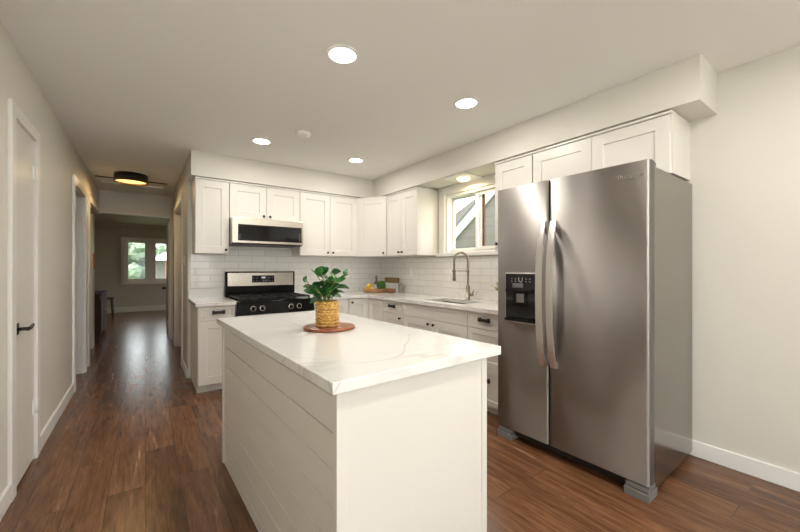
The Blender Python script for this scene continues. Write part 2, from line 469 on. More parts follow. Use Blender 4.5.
# open door at the end of the hall
d2 = struct('door_2', box(BM(), XH - 0.055, XH - 0.020, YE + 0.14, YE + 0.90, 0.012, 2.05, 0.002), M_door)
bm = BM(); tube(bm, [(XH - 0.055, YE + 0.83, 0.84), (XH - 0.09, YE + 0.83, 0.84)], 0.012, 10); ball(bm, (XH - 0.10, YE + 0.83, 0.84), 0.028, 2)
obj('door_knob', bm, M_black, d2)['label'] = 'black round knob'
for z in (1.93, 0.25):
    bm = BM(); box(bm, XH - 0.062, XH - 0.055, YE + 0.14, YE + 0.19, z - 0.05, z + 0.05); obj('hinge', bm, M_whiteplastic, d2)

# ------------------------------------------------------------------ windows
# kitchen window over the sink
w1 = bpy.data.objects.new('window_1', None); COL.objects.link(w1); w1['kind'] = 'structure'
y0, y1, z0, z1 = WIN
bm = BM()
xo = XR - 0.022
box(bm, xo, XR, y1, y1 + 0.105, z0 - 0.045, SOF_Z, 0.003); box(bm, xo, XR, y0 - 0.02, y0, z0 - 0.045, SOF_Z, 0.003)
box(bm, xo, XR, y0, y1, z1, SOF_Z, 0.003)
box(bm, XR - 0.05, XR + 0.04, y0 - 0.02, y1 + 0.125, z0 - 0.045, z0 - 0.0, 0.006)
obj('casing', bm, M_trim, w1)
bm = BM()
for a, b in ((y0, y0 + 0.03), (y1 - 0.03, y1)): box(bm, XR + 0.0, XR + 0.115, a, b, z0, z1)
box(bm, XR, XR + 0.115, y0 + 0.03, y1 - 0.03, z1 - 0.03, z1); box(bm, XR + 0.04, XR + 0.115, y0 + 0.03, y1 - 0.03, z0, z0 + 0.02)
obj('window_frame', bm, M_trim, w1)
def sash(ya, yb_, x, wd, parent, mframe, name='sash'):
    bm = BM(); za, zb = z0 + 0.02, z1 - 0.03
    box(bm, x, x + 0.028, ya, ya + wd, za, zb, 0.003); box(bm, x, x + 0.028, yb_ - wd, yb_, za, zb, 0.003)
    box(bm, x, x + 0.028, ya + wd, yb_ - wd, za, za + wd, 0.003); box(bm, x, x + 0.028, ya + wd, yb_ - wd, zb - wd, zb, 0.003)
    s = obj(name, bm, mframe, parent)
    obj('pane', box(BM(), x + 0.012, x + 0.016, ya + wd, yb_ - wd, za + wd, zb - wd), M_glass, s)
sash(2.60, y1 - 0.03, XR + 0.075, 0.028, w1, M_trim)
sash(y0 + 0.03, 2.655, XR + 0.035, 0.034, w1, M_trim)
# rod-like brown strip seen inside the right sash (screen edge)
obj('screen_edge', box(BM(), XR + 0.085, XR + 0.105, 2.575, 2.62, z0 + 0.03, z1 - 0.03), mat('rust_brown_edge', (0.13, 0.05, 0.028), 0.6), w1)

def window_x(name, x0, x1, z0, z1, y, depth, mtrim, cas, mull, inner=True, mh=0.055):
    """window in a wall along X; room side at y (facing -Y when inner)"""
    s = -1 if inner else 1
    r = bpy.data.objects.new(name, None); COL.objects.link(r); r['kind'] = 'structure'
    bm = BM(); ya, yb_ = sorted((y, y + s * 0.022))
    box(bm, x0 - cas, x0, ya, yb_, z0 - cas, z1 + cas, 0.003); box(bm, x1, x1 + cas, ya, yb_, z0 - cas, z1 + cas, 0.003)
    box(bm, x0, x1, ya, yb_, z1, z1 + cas, 0.003); box(bm, x0, x1, ya, yb_, z0 - cas, z0, 0.003)
    obj('casing', bm, mtrim, r)
    edges = [x0, *mull, x1]
    bm = BM(); yc = y - s * depth * 0.5
    for e in (x0 + 0.035, *mull, x1 - 0.035):
        box(bm, e - mh if e in mull else e - 0.035, e + mh if e in mull else e + 0.035, yc - 0.03, yc + 0.03, z0, z1)
    box(bm, x0, x1, yc - 0.028, yc + 0.028, z0, z0 + 0.06); box(bm, x0, x1, yc - 0.028, yc + 0.028, z1 - 0.05, z1)
    obj('window_frame', bm, mtrim, r)
    for a, b in zip(edges, edges[1:]):
        obj('pane', box(BM(), a + 0.04, b - 0.04, yc - 0.003, yc + 0.003, z0 + 0.05, z1 - 0.04), M_glass, r)
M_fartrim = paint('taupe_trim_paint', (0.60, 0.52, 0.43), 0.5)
window_x('window_2', FW[0], FW[1], FW[2], FW[3], YF, -0.12, M_fartrim, 0.10, [0.115], True, 0.125)
window_x('added_window_rear', RW[0], RW[1], RW[2], RW[3], YREAR, -0.12, M_trim, 0.09, [0.55], False)  # rear window added out of view to let daylight into the kitchen
portal('portal_rear', ((RW[0] + RW[1]) / 2, YREAR - 0.13, (RW[2] + RW[3]) / 2), (PI / 2, 0, PI), RW[1] - RW[0], RW[3] - RW[2])
portal('portal_far', ((FW[0] + FW[1]) / 2, YF + 0.14, (FW[2] + FW[3]) / 2), (-PI / 2, 0, 0), FW[1] - FW[0], FW[3] - FW[2])
w4 = bpy.data.objects.new('added_window_side', None); COL.objects.link(w4); w4['kind'] = 'structure'  # side window added out of view to brighten the far room
bm = BM()
for a, b, c, d_ in ((8.4, 8.46, 0.6, 2.1), (11.14, 11.2, 0.6, 2.1), (9.77, 9.83, 0.6, 2.1), (8.46, 9.77, 0.6, 0.66), (9.83, 11.14, 0.6, 0.66), (8.46, 9.77, 2.04, 2.1), (9.83, 11.14, 2.04, 2.1)):
    box(bm, XR + 0.03, XR + 0.09, a, b, c, d_)
obj('window_frame', bm, M_fartrim, w4)
for a, b in ((8.46, 9.77), (9.83, 11.14)): obj('pane', box(BM(), XR + 0.057, XR + 0.063, a, b, 0.66, 2.04), M_glass, w4)
portal('portal_side', (XR + 0.13, 9.8, 1.35), (0, PI / 2, 0), 1.5, 2.8)
portal('portal_sink', (XR + 0.13, (WIN[0] + WIN[1]) / 2, (WIN[2] + WIN[3]) / 2), (0, PI / 2, 0), WIN[3] - WIN[2], WIN[1] - WIN[0])

# ------------------------------------------------------------------ outside
struct('trim_shade_eave', box(BM(), -3, 4, YF + 0.12, YF + 1.0, 2.44, 2.54), M_trim)  # unseen eave, added to keep the sun off the far window
struct('bounce_patio', box(BM(), -6, 9, -12, YREAR - 0.14, -0.5, -0.02), mat('pale_bounce_patio', (0.72, 0.70, 0.66), 0.9))  # unseen pale slab, added to bounce daylight up to the ceiling
struct('ground', box(BM(), -20, 30, -25, 45, -0.6, -0.5), M_lawn)
nh = thing('neighbor_house', 'grey sided house with white slanting boards outside the kitchen window', 'house', (5.6, 4.6, -0.5))
bm = BM()
P = [(-5, 0), (6, 0), (6, 0.9), (-2.0, 4.2), (-5, 4.2)]
A = [bm.verts.new((0, p, q)) for p, q in P]; B = [bm.verts.new((4.0, p, q)) for p, q in P]
bm.faces.new(A); bm.faces.new(B[::-1])
for i in range(5): bm.faces.new((A[i], A[(i + 1) % 5], B[(i + 1) % 5], B[i]))
obj('siding_wall', bm, M_siding, nh)
def slant(x, ya, za, yb_, zb, hh, t=0.05):
    bm = BM()
    P = [(ya, za), (yb_, zb), (yb_, zb + hh), (ya, za + hh)]
    A = [bm.verts.new((x, p, q)) for p, q in P]; B = [bm.verts.new((x - t, p, q)) for p, q in P]
    bm.faces.new(A); bm.faces.new(B[::-1])
    for i in range(4): bm.faces.new((A[i], A[(i + 1) % 4], B[(i + 1) % 4], B[i]))
    return bm
obj('stair_stringer', slant(-0.02, 2.6, 1.18, -1.6, 4.33, 0.20), M_trim, nh)['label'] = 'white slanting board'
obj('stair_edge', slant(-0.075, 2.6, 1.40, -1.6, 4.55, 0.04), M_roof, nh)

def tree(x, y, h, r, label):
    t = thing('leafy_tree', label, 'tree', (x, y, -0.5), 0, 'trees beyond the far window')
    obj('trunk', tube(BM(), [(0, 0, 0), (0.05, 0, h * 0.35), (0, 0.05, h * 0.6)], [0.16, 0.12, 0.08], 8), M_bark, t)
    bm = BM()
    for i in range(34):
        a, b, c = random.uniform(0, 2 * PI), random.random() ** 0.5, random.uniform(-0.5, 0.5)
        rr = r * random.uniform(0.25, 0.5)
        q0 = len(bm.verts)
        ball(bm, (math.cos(a) * b * r, math.sin(a) * b * r, h * 0.68 + c * h * 0.75), rr, 2)
    for v in bm.verts:
        v.co += Vector((random.uniform(-1, 1), random.uniform(-1, 1), random.uniform(-1, 1))) * 0.06 * r
    for f in bm.faces: f.smooth = False
    obj('crown', bm, M_tree, t)
tree(-0.9, 23.5, 2.9, 1.3, 'light green tree seen through the left half of the far window')
tree(0.6, 27.5, 3.3, 1.4, 'tall green tree behind the porch roof outside the far window')
ph = thing('porch_house', 'house with grey roof and brown porch post beyond the far window', 'house', (0.75, 19.0, -0.5))
obj('house_wall', box(BM(), -0.35, 3.5, 0.6, 4, 0, 2.1), M_concrete, ph)
bm = BM()
A = [bm.verts.new(p) for p in [(-0.7, -0.5, 2.05), (3.8, -0.5, 2.05), (3.8, 4.3, 2.05), (-0.7, 4.3, 2.05)]]
R1 = bm.verts.new((0.9, 1.9, 3.0)); R2 = bm.verts.new((3.8, 1.9, 3.0))
bm.faces.new((A[0], A[1], R2, R1)); bm.faces.new((A[2], A[3], R1, R2)); bm.faces.new((A[3], A[0], R1)); bm.faces.new((A[1], A[2], R2)); bm.faces.new(A[::-1])
obj('roof', bm, M_roof, ph)
obj('porch_post', box(BM(), -0.05, 0.15, -0.35, -0.15, 0, 2.05), M_brick, ph)
struct('path', box(BM(), -3.5, 3, 15.5, 17.6, -0.5, -0.47), M_concrete)

# ------------------------------------------------------------------ cabinets
def knob(x, z, y, parent):
    bm = BM()
    Mx = Matrix.Translation((x, y, z)) @ Matrix.Rotation(PI / 2, 4, 'X')
    lathe(bm, [(0.0075, 0.0), (0.0065, 0.012), (0.012, 0.017), (0.0145, 0.022), (0.012, 0.027), (0.0, 0.029)], n=16, M=Mx)
    return obj('knob', bm, M_black, parent)
def pull(x, z, y, parent, L=0.115):
    bm = BM()
    box(bm, x - L / 2, x + L / 2, y - 0.030, y - 0.018, z - 0.014, z + 0.014, 0.004)
    for s in (-1, 1): box(bm, x + s * (L / 2 - 0.012) - 0.010, x + s * (L / 2 - 0.012) + 0.010, y - 0.026, y, z - 0.018, z + 0.018, 0.003)
    return obj('pull', bm, M_black, parent)
def cabinet(name, label, loc, rz, wd, dp, z0, z1, fronts, group, toe=False, crown=False):
    """local: x 0..wd along the run, y 0 = face, +y back into the wall, fronts overlay towards -y"""
    r = thing(name, label, 'cabinet', (loc[0], loc[1], 0), rz, group)
    bm = BM()
    if toe:
        box(bm, 0, wd, 0, dp, 0.075, z1); box(bm, 0.0, wd, 0.05, dp, 0.0, 0.075)
    else:
        box(bm, 0, wd, 0, dp, z0, z1)
    obj('carcass', bm, M_cab, r)
    if crown:
        bm = BM(); box(bm, 0, wd, -0.024, 0.0, z1 - 0.016, z1, 0.003)
        obj('top_moulding', bm, M_cab, r)
    for f in fronts:
        k, x0, x1, a, b = f[:5]
        o = obj(k, shaker(BM(), x0, x1, a, b, 0.0, 0.02, f[6] if len(f) > 6 else 0.075), M_cab, r)
        h = f[5]
        if h:
            (knob if h[0] == 'k' else pull)(h[1], h[2], -0.02, o)
    return r
UP = 'white wall cabinets'; BS = 'white base cabinets'
UZ0, UZ1 = 1.374, SOF_Z - 0.008
dz0, dz1 = UZ0 + 0.003, UZ1 - 0.022
g = 0.0035
UY = 4.24       # face of the wall cabinets on the back wall (doors come 2 cm forward)
dep = YB - 0.008 - UY
# 1 single left
wd = 0.325
cabinet('wall_cabinet', 'narrow single door white wall cabinet left of the microwave', (0.419, UY), 0, wd, dep, UZ0, UZ1,
        [('door', g, wd - g, dz0, dz1, ('k', wd - 0.035, dz0 + 0.04))], UP, crown=True)
# 2 above microwave
wd = 0.788; h0 = 1.772
cabinet('wall_cabinet', 'short double door white wall cabinet above the microwave', (0.7455, UY), 0, wd, dep, h0, UZ1,
        [('door', g, wd / 2 - g / 2, h0 + 0.003, dz1, ('k', wd / 2 - 0.035, h0 + 0.04)), ('door', wd / 2 + g / 2, wd - g, h0 + 0.003, dz1, ('k', wd / 2 + 0.035, h0 + 0.04))], UP, crown=True)
# 3 double right of microwave
wd = 0.796
cabinet('wall_cabinet', 'tall double door white wall cabinet right of the microwave', (1.534, UY), 0, wd, dep, UZ0, UZ1,
        [('door', g, wd / 2 - g / 2, dz0, dz1, ('k', wd / 2 - 0.035, dz0 + 0.04)), ('door', wd / 2 + g / 2, wd - g, dz0, dz1, ('k', wd / 2 + 0.035, dz0 + 0.04))], UP, crown=True)
# 4 diagonal corner
UXR = 2.59
P0 = Vector((2.333, 4.24)); P1 = Vector((UXR, 3.868))
ang = math.atan2(P1.y - P0.y, P1.x - P0.x); L = (P1 - P0).length
cc = thing('wall_cabinet', 'diagonal single door white wall cabinet in the kitchen corner', 'cabinet', (P0.x, P0.y, 0), ang, UP)
Mi = Matrix.Rotation(-ang, 3, 'Z')
foot = [Vector((P0.x, P0.y)), Vector((P1.x, P1.y)), Vector((XR - 0.008, P1.y)), Vector((XR - 0.008, YB - 0.008)), Vector((P0.x, YB - 0.008))]
loc2 = [Mi @ Vector((p.x - P0.x, p.y - P0.y, 0)) for p in foot]
bm = BM()
A = [bm.verts.new((p.x, p.y, UZ0)) for p in loc2]; B = [bm.verts.new((p.x, p.y, UZ1)) for p in loc2]
bm.faces.new(A[::-1]); bm.faces.new(B)
for i in range(5): bm.faces.new((A[i], A[(i + 1) % 5], B[(i + 1) % 5], B[i]))
obj('carcass', bm, M_cab, cc)
o = obj('door', shaker(BM(), 0.012, L - 0.012, dz0, dz1), M_cab, cc); knob(L - 0.047, dz0 + 0.04, -0.02, o)
# 5 right wall double
RZ = -PI / 2
def rc(ytop): return (UXR, ytop)
deR = XR - 0.008 - UXR
wd = 3.866 - 3.215
cabinet('wall_cabinet', 'double door white wall cabinet between the corner and the window', (UXR, 3.866), RZ, wd, deR, UZ0, UZ1,
        [('door', g, wd / 2 - g / 2, dz0, dz1, ('k', wd / 2 - 0.035, dz0 + 0.04)), ('door', wd / 2 + g / 2, wd - g, dz0, dz1, ('k', wd / 2 + 0.035, dz0 + 0.04))], UP, crown=True)
# 6 tall single right of window
wd = 2.095 - 1.712
cabinet('wall_cabinet', 'narrow white wall cabinet between the window and the refrigerator', (UXR, 2.095), RZ, wd, XR - 0.022 - UXR, UZ0, UZ1,
        [('door', g, wd - g, dz0, dz1, ('k', 0.035, dz0 + 0.06))], UP, crown=True)
# 7 above fridge
wd = 1.709 - 0.765; h0 = 1.795
cabinet('wall_cabinet', 'wide short double door white wall cabinet above the refrigerator', (UXR, 1.709), RZ, wd, XR - UXR, h0, UZ1,
        [('door', g, wd / 2 - g / 2, h0 + 0.003, dz1, None), ('door', wd / 2 + g / 2, wd - 0.012, h0 + 0.003, dz1, None)], UP, crown=True)

# base cabinets
BY, BX = 3.895, 2.315
BD = YB - 0.001 - BY
ZD = 0.706
top = CB - 0.006
wd = 0.335
cabinet('base_cabinet', 'narrow white base cabinet with one drawer left of the range', (0.407, BY), 0, wd, BD, 0, CB,
        [('drawer', g, wd - g, ZD + 0.003, top, ('p', wd / 2 + 0.01, 0.785), 0.03), ('door', g, wd - g, 0.082, ZD - 0.003, None)], BS, toe=True)
wd = 2.02 - 1.565
cabinet('base_cabinet', 'white base cabinet right of the range behind the potted plant', (1.565, BY), 0, wd, BD, 0, CB,
        [('door', g, wd - g, 0.082, top, ('k', 0.04, top - 0.045))], BS, toe=True)
# corner unit (L shaped carcass, two leaves of a folding door)
ck = thing('base_cabinet', 'white corner base cabinet with a folding door below the fruit tray', 'cabinet', (2.022, BY, 0), 0, BS)
x1 = XR - 0.001 - 2.022; yl = 3.53 - BY
bm = BM()
box(bm, 0, x1, 0, BD, 0.075, CB); box(bm, BX - 2.022, x1, yl, 0, 0.075, CB)
box(bm, 0, x1, 0.05, BD, 0, 0.075); box(bm, BX + 0.05 - 2.022, x1, yl, 0.05, 0, 0.075)
obj('carcass', bm, M_cab, ck)
o = obj('door', shaker(BM(), g, BX - 2.022 - 0.022, 0.082, top), M_cab, ck); knob(0.04, top - 0.045, -0.02, o)
bm = shaker(BM(), 0.022, -yl - g, 0.082, top)
bmesh.ops.rotate(bm, verts=bm.verts[:], cent=(0, 0, 0), matrix=Matrix.Rotation(RZ, 3, 'Z')); bmesh.ops.translate(bm, verts=bm.verts[:], vec=(BX - 2.022, 0, 0))
obj('door', bm, M_cab, ck)
BDR = XR - 0.001 - BX
wd = 3.529 - 3.13
cabinet('base_cabinet', 'white base cabinet with one drawer left of the sink', (BX, 3.529), RZ, wd, BDR, 0, CB,
        [('drawer', g, wd - g, ZD + 0.003, top, ('p', wd / 2, 0.785), 0.03), ('door', g, wd - g, 0.082, ZD - 0.003, ('k', wd - 0.045, ZD - 0.045))], BS, toe=True)
# sink base: the carcass is open at the top for the bowl
wd = 3.129 - 2.17
sb = thing('base_cabinet', 'wide white base cabinet below the sink', 'cabinet', (BX, 3.129, 0), RZ, BS)
bm = BM()
box(bm, 0, wd, 0, BDR, 0.075, 0.60); box(bm, 0, wd, 0.05, BDR, 0, 0.075)
box(bm, 0, wd, 0, 0.018, 0.60, CB); box(bm, 0, 0.018, 0.018, BDR, 0.60, CB); box(bm, wd - 0.018, wd, 0.018, BDR, 0.60, CB); box(bm, 0.018, wd - 0.018, BDR - 0.018, BDR, 0.60, CB)
obj('carcass', bm, M_cab, sb)
obj('false_front', shaker(BM(), g, wd - g, ZD + 0.003, top, rail=0.035), M_cab, sb)
o = obj('door', shaker(BM(), g, wd / 2 - g / 2, 0.082, ZD - 0.003), M_cab, sb); knob(wd / 2 - 0.04, ZD - 0.045, -0.02, o)
o = obj('door', shaker(BM(), wd / 2 + g / 2, wd - g, 0.082, ZD - 0.003), M_cab, sb); knob(wd / 2 + 0.04, ZD - 0.045, -0.02, o)
wd = 2.168 - 1.775
cabinet('base_cabinet', 'white three drawer base cabinet beside the refrigerator', (BX, 2.168), RZ, wd, BDR, 0, CB,
        [('drawer', g, wd - g, ZD + 0.003, top, ('p', wd / 2, 0.785), 0.03), ('drawer', g, wd - g, 0.397, ZD - 0.003, ('p', wd / 2, 0.55), 0.045), ('drawer', g, wd - g, 0.082, 0.392, ('p', wd / 2, 0.29), 0.045)], BS, toe=True)

# worktops with a low upstand at the wall
SX0, SX1, SY0, SY1 = 2.40, 2.73, 2.33, 2.90     # sink cut-out
FX, FYY = 2.27, 3.85
ctl = tag(obj('worktop', box(BM(), 0.385, 0.742, FYY, YB - 0.001, CB, CT, 0.003), M_quartz), 'short white quartz worktop left of the range', 'worktop')
obj('upstand', box(BM(), 0.385, 0.742, YB - 0.021, YB - 0.001, CT, CT + 0.095, 0.002), M_quartz, ctl)
bm = BM(); xe = XR - 0.001
box(bm, 1.562, xe, FYY, YB - 0.001, CB, CT)
box(bm, FX, xe, SY1, FYY, CB, CT); box(bm, FX, SX0, SY0, SY1, CB, CT); box(bm, SX1, xe, SY0, SY1, CB, CT); box(bm, FX, xe, 1.76, SY0, CB, CT)
bmesh.ops.remove_doubles(bm, verts=bm.verts[:], dist=1e-5)
ctr = tag(obj('worktop', bm, M_quartz), 'long L-shaped white quartz worktop holding the sink', 'worktop')
bm = BM(); box(bm, 1.562, xe, YB - 0.021, YB - 0.001, CT, CT + 0.095, 0.002); box(bm, xe - 0.02, xe, 1.76, YB - 0.021, CT, CT + 0.095, 0.002)
obj('upstand', bm, M_quartz, ctr)

# sink bowl
sk = thing('kitchen_sink', 'rectangular stainless undermount sink bowl in the worktop under the window', 'sink', ((SX0 + SX1) / 2, (SY0 + SY1) / 2, 0.65))
bm = BM(); a, b = (SX1 - SX0) / 2, (SY1 - SY0) / 2; zt = CB - 0.65
def rect(p, q, z): return [bm.verts.new(v) for v in ((-p, -q, z), (p, -q, z), (p, q, z), (-p, q, z))]
rings = [rect(a + 0.03, b + 0.03, zt), rect(a - 0.002, b - 0.002, zt), rect(a - 0.006, b - 0.006, 0.03), rect(a - 0.03, b - 0.03, 0.008), rect(0.04, 0.04, 0.004)]
for A, B in zip(rings, rings[1:]):
    for i in range(4): bm.faces.new((A[i], A[(i + 1) % 4], B[(i + 1) % 4], B[i]))
bm.faces.new(rings[-1])
so = obj('bowl', bm, mat('sink_steel', (0.16, 0.135, 0.105), 0.45, 1.0), sk)
sm = so.modifiers.new('thick', 'SOLIDIFY'); sm.thickness = 0.002; sm.offset = -1
obj('drain', lathe(BM(), [(0.04, 0.005), (0.04, 0.008), (0.028, 0.009), (0.024, 0.005), (0.0, 0.005)], n=20), M_chrome, sk)

# spring faucet
FB = Vector((2.785, 2.625))
fc = thing('spring_faucet', 'tall brushed nickel spring faucet behind the sink', 'faucet', (FB.x, FB.y, CT))
obj('base', lathe(BM(), [(0.028, 0), (0.028, 0.008), (0.023, 0.012), (0.023, 0.145), (0.018, 0.152), (0.0, 0.152)], n=20), M_nickel, fc)
bm = BM(); dv = Vector((-0.92, 0.38, 0)).normalized()
hgt = 0.412
pts = [Vector((0, 0, 0.15)), Vector((0, 0, 0.25)), Vector((0, 0, hgt - 0.06))]
rad = 0.078
for k in range(0, 13):
    t = PI * k / 12
    pts.append(Vector((0, 0, hgt)) + dv * (rad - rad * math.cos(t)) + Vector((0, 0, rad * math.sin(t) * 1.15)))
pts.append(Vector((0, 0, hgt - 0.10)) + dv * 2 * rad)
obj('hose', tube(BM(), pts, 0.0085, 10), M_nickel, fc)
# spring coil round the hose
bm = BM(); coil = []; tot = 0
seg = [(pts[i], pts[i + 1]) for i in range(1, len(pts) - 1)]
import itertools
turns = 0
for (p, q) in seg:
    d = q - p; n_ = max(2, int(d.length / 0.0022))
    s = d.normalized().cross(Vector((dv.y, -dv.x, 0))).normalized(); u = d.normalized().cross(s)
    for k in range(n_):
        turns += 0.0022 / 0.0085 * 2 * PI
        coil.append(p + d * (k / n_) + (s * math.cos(turns) + u * math.sin(turns)) * 0.0125)
obj('spring', tube(bm, coil, 0.0026, 5), M_nickel, fc)
e = Vector((0, 0, hgt - 0.10)) + dv * 2 * rad
obj('spray_head', lathe(BM(), [(0.0, 0), (0.017, 0.0), (0.019, 0.012), (0.016, 0.05), (0.014, 0.10), (0.009, 0.115), (0.0, 0.115)], e.x, e.y, e.z - 0.11, n=18), M_nickel, fc)
bm = BM(); zc = e.z - 0.005
tube(bm, [(0, 0, zc), (dv.x * 0.125, dv.y * 0.125, zc)], 0.006, 10)
lathe(bm, [(0.016, -0.012), (0.022, -0.012), (0.022, 0.012), (0.016, 0.012), (0.016, -0.012)], e.x, e.y, zc, n=18)
lathe(bm, [(0.010, -0.012), (0.016, -0.012), (0.016, 0.012), (0.010, 0.012)], 0, 0, zc, n=18)
obj('docking_arm', bm, M_nickel, fc)
bm = BM(); sd = Vector((0.25, -0.97, 0)).normalized()
tube(bm, [sd * 0.018 + Vector((0, 0, 0.055)), sd * 0.06 + Vector((0, 0, 0.055))], 0.015, 12)
tube(bm, [sd * 0.052 + Vector((0, 0, 0.06)), sd * 0.068 + Vector((0, 0, 0.11))], 0.006, 8)
obj('handle', bm, M_nickel, fc)

# ------------------------------------------------------------------ range
rx0, rx1 = 0.746, 1.558; RWD = rx1 - rx0
rg = thing('gas_range', 'black and stainless gas range between the white base cabinets', 'range', (rx0, 3.86, 0))
ZC = 0.875
obj('body', box(BM(), 0.003, RWD - 0.003, 0.02, 0.66, 0.03, ZC - 0.02), M_enamel, rg)
od = obj('oven_door', box(BM(), 0.006, RWD - 0.006, -0.02, 0.02, 0.18, 0.735, 0.006), M_steel, rg)
obj('oven_window', box(BM(), 0.10, RWD - 0.10, -0.023, -0.02, 0.30, 0.60, 0.001), M_blackgloss, od)
bm = BM(); tube(bm, [(0.06, -0.06, 0.68), (RWD - 0.06, -0.06, 0.68)], 0.012, 12)
for s in (0.09, RWD - 0.09): tube(bm, [(s, -0.06, 0.68), (s, -0.02, 0.68)], 0.009, 10)
obj('door_handle', bm, M_steellight, od)
obj('drawer', box(BM(), 0.006, RWD - 0.006, -0.015, 0.02, 0.04, 0.175, 0.005), M_steel, rg)
# sloping control panel
bm = BM()
P = [(-0.035, 0.742), (-0.022, 0.855), (0.03, 0.868), (0.03, 0.742)]
A = [bm.verts.new((0, p, q)) for p, q in P]; B = [bm.verts.new((RWD, p, q)) for p, q in P]
bm.faces.new(A); bm.faces.new(B[::-1])
for i in range(4): bm.faces.new((A[i], A[(i + 1) % 4], B[(i + 1) % 4], B[i]))
cp = obj('control_panel', bm, M_enamel, rg)
for kx in (0.155, 0.245, RWD - 0.265, RWD - 0.175):
    bm = BM(); Mx = Matrix.Translation((kx, -0.029, 0.80)) @ Matrix.Rotation(PI / 2 - 0.11, 4, 'X')
    lathe(bm, [(0.023, 0), (0.023, 0.006), (0.019, 0.010), (0.017, 0.026), (0.0, 0.028)], n=20, M=Mx)
    k_ = obj('burner_knob', bm, M_enamel, cp)
    bm = BM(); lathe(bm, [(0.0235, 0.0), (0.029, 0.0), (0.029, 0.006), (0.026, 0.010), (0.0235, 0.010)], n=20, M=Mx); obj('knob_ring', bm, M_chrome, k_)
obj('cooktop', box(BM(), 0, RWD, 0.0, 0.63, ZC - 0.02, ZC, 0.004), M_enamel, rg)
obj('side_trim', box(BM(), -0.002, 0.016, -0.01, 0.63, ZC, ZC + 0.005, 0.002), M_steellight, rg)
for bx, by, br_ in ((0.19, 0.16, 0.05), (0.19, 0.46, 0.04), (RWD - 0.19, 0.16, 0.045), (RWD - 0.19, 0.46, 0.05), (RWD / 2, 0.31, 0.05)):
    obj('burner', lathe(BM(), [(br_, 0), (br_, 0.008), (br_ * 0.75, 0.010), (br_ * 0.75, 0.018), (0, 0.019)], bx, by, ZC, n=20), M_iron, rg)
for gx0, gx1 in ((0.03, 0.30), (0.305, RWD - 0.305), (RWD - 0.30, RWD - 0.03)):
    bm = BM(); zt = ZC + 0.034; t = 0.006
    for yy in (0.03, 0.31, 0.59): box(bm, gx0, gx1, yy - t, yy + t, zt - 0.012, zt)
    for xx in (gx0 + t, (gx0 + gx1) / 2, gx1 - t): box(bm, xx - t, xx + t, 0.03, 0.59, zt - 0.012, zt + 0.001)
    for yy in (0.17, 0.45): box(bm, gx0, gx1, yy - t, yy + t, zt - 0.012, zt)
    for xx in (gx0 + t, gx1 - t):
        for yy in (0.036, 0.584): box(bm, xx - t, xx + t, yy - t, yy + t, ZC, zt - 0.012)
    obj('grate', bm, M_iron, rg)
bgd = obj('backguard', box(BM(), 0.0, RWD, 0.61, 0.665, ZC, 1.178, 0.012, 3), M_enamel, rg)
obj('stainless_panel', box(BM(), 0.022, RWD - 0.022, 0.604, 0.611, 1.005, 1.165, 0.003), M_steelmid, bgd)
bm = BM(); box(bm, 0.29, 0.55, 0.600, 0.605, 1.045, 1.13, 0.002)
for i in range(7):
    for j in range(2):
        if j == 1 and 2 <= i <= 4: continue
        box(bm, 0.306 + i * 0.036, 0.314 + i * 0.036, 0.5992, 0.6002, 1.062 + j * 0.036, 1.067 + j * 0.036, mi=1)
box(bm, 0.398, 0.442, 0.5992, 0.6002, 1.098, 1.114, mi=2)
obj('display', bm, [M_blackgloss, M_greybtn, M_disp], bgd)

# ------------------------------------------------------------------ microwave
mwx0, mwx1, mwz0, mwz1, mwy = 0.7485, 1.5315, 1.478, 1.768, 4.10
mw = thing('microwave', 'low stainless microwave with black glass door above the range', 'microwave', (mwx0, mwy, mwz0))
W, Hh, D = mwx1 - mwx0, mwz1 - mwz0, YB - 0.010 - mwy
obj('case', box(BM(), 0, W, 0.03, D, 0.012, Hh, 0.003), M_steelmid, mw)
obj('underside', box(BM(), 0.004, W - 0.004, 0.035, D, 0.0, 0.012), M_black, mw)
dr = obj('door', box(BM(), 0, W, 0, 0.03, 0.012, Hh, 0.005), M_steelmid, mw)
bm = box(BM(), 0.06, W - 0.022, -0.003, 0.001, 0.040, Hh - 0.072, 0.001)
for i in range(4): box(bm, W - 0.050, W - 0.043, -0.004, -0.003, 0.06 + i * 0.025, 0.067 + i * 0.025, mi=1)
for i in range(3): box(bm, 0.075, 0.081, -0.004, -0.003, 0.06 + i * 0.02, 0.065 + i * 0.02, mi=1)
obj('door_glass', bm, [M_blackgloss, M_greybtn], dr)

# ------------------------------------------------------------------ refrigerator
FRZ = math.radians(1.2)
fr = thing('refrigerator', 'tall stainless side by side refrigerator with ice dispenser', 'refrigerator', (2.108, 0.724, 0), FRZ)
FWd = 0.955; FH = 1.785
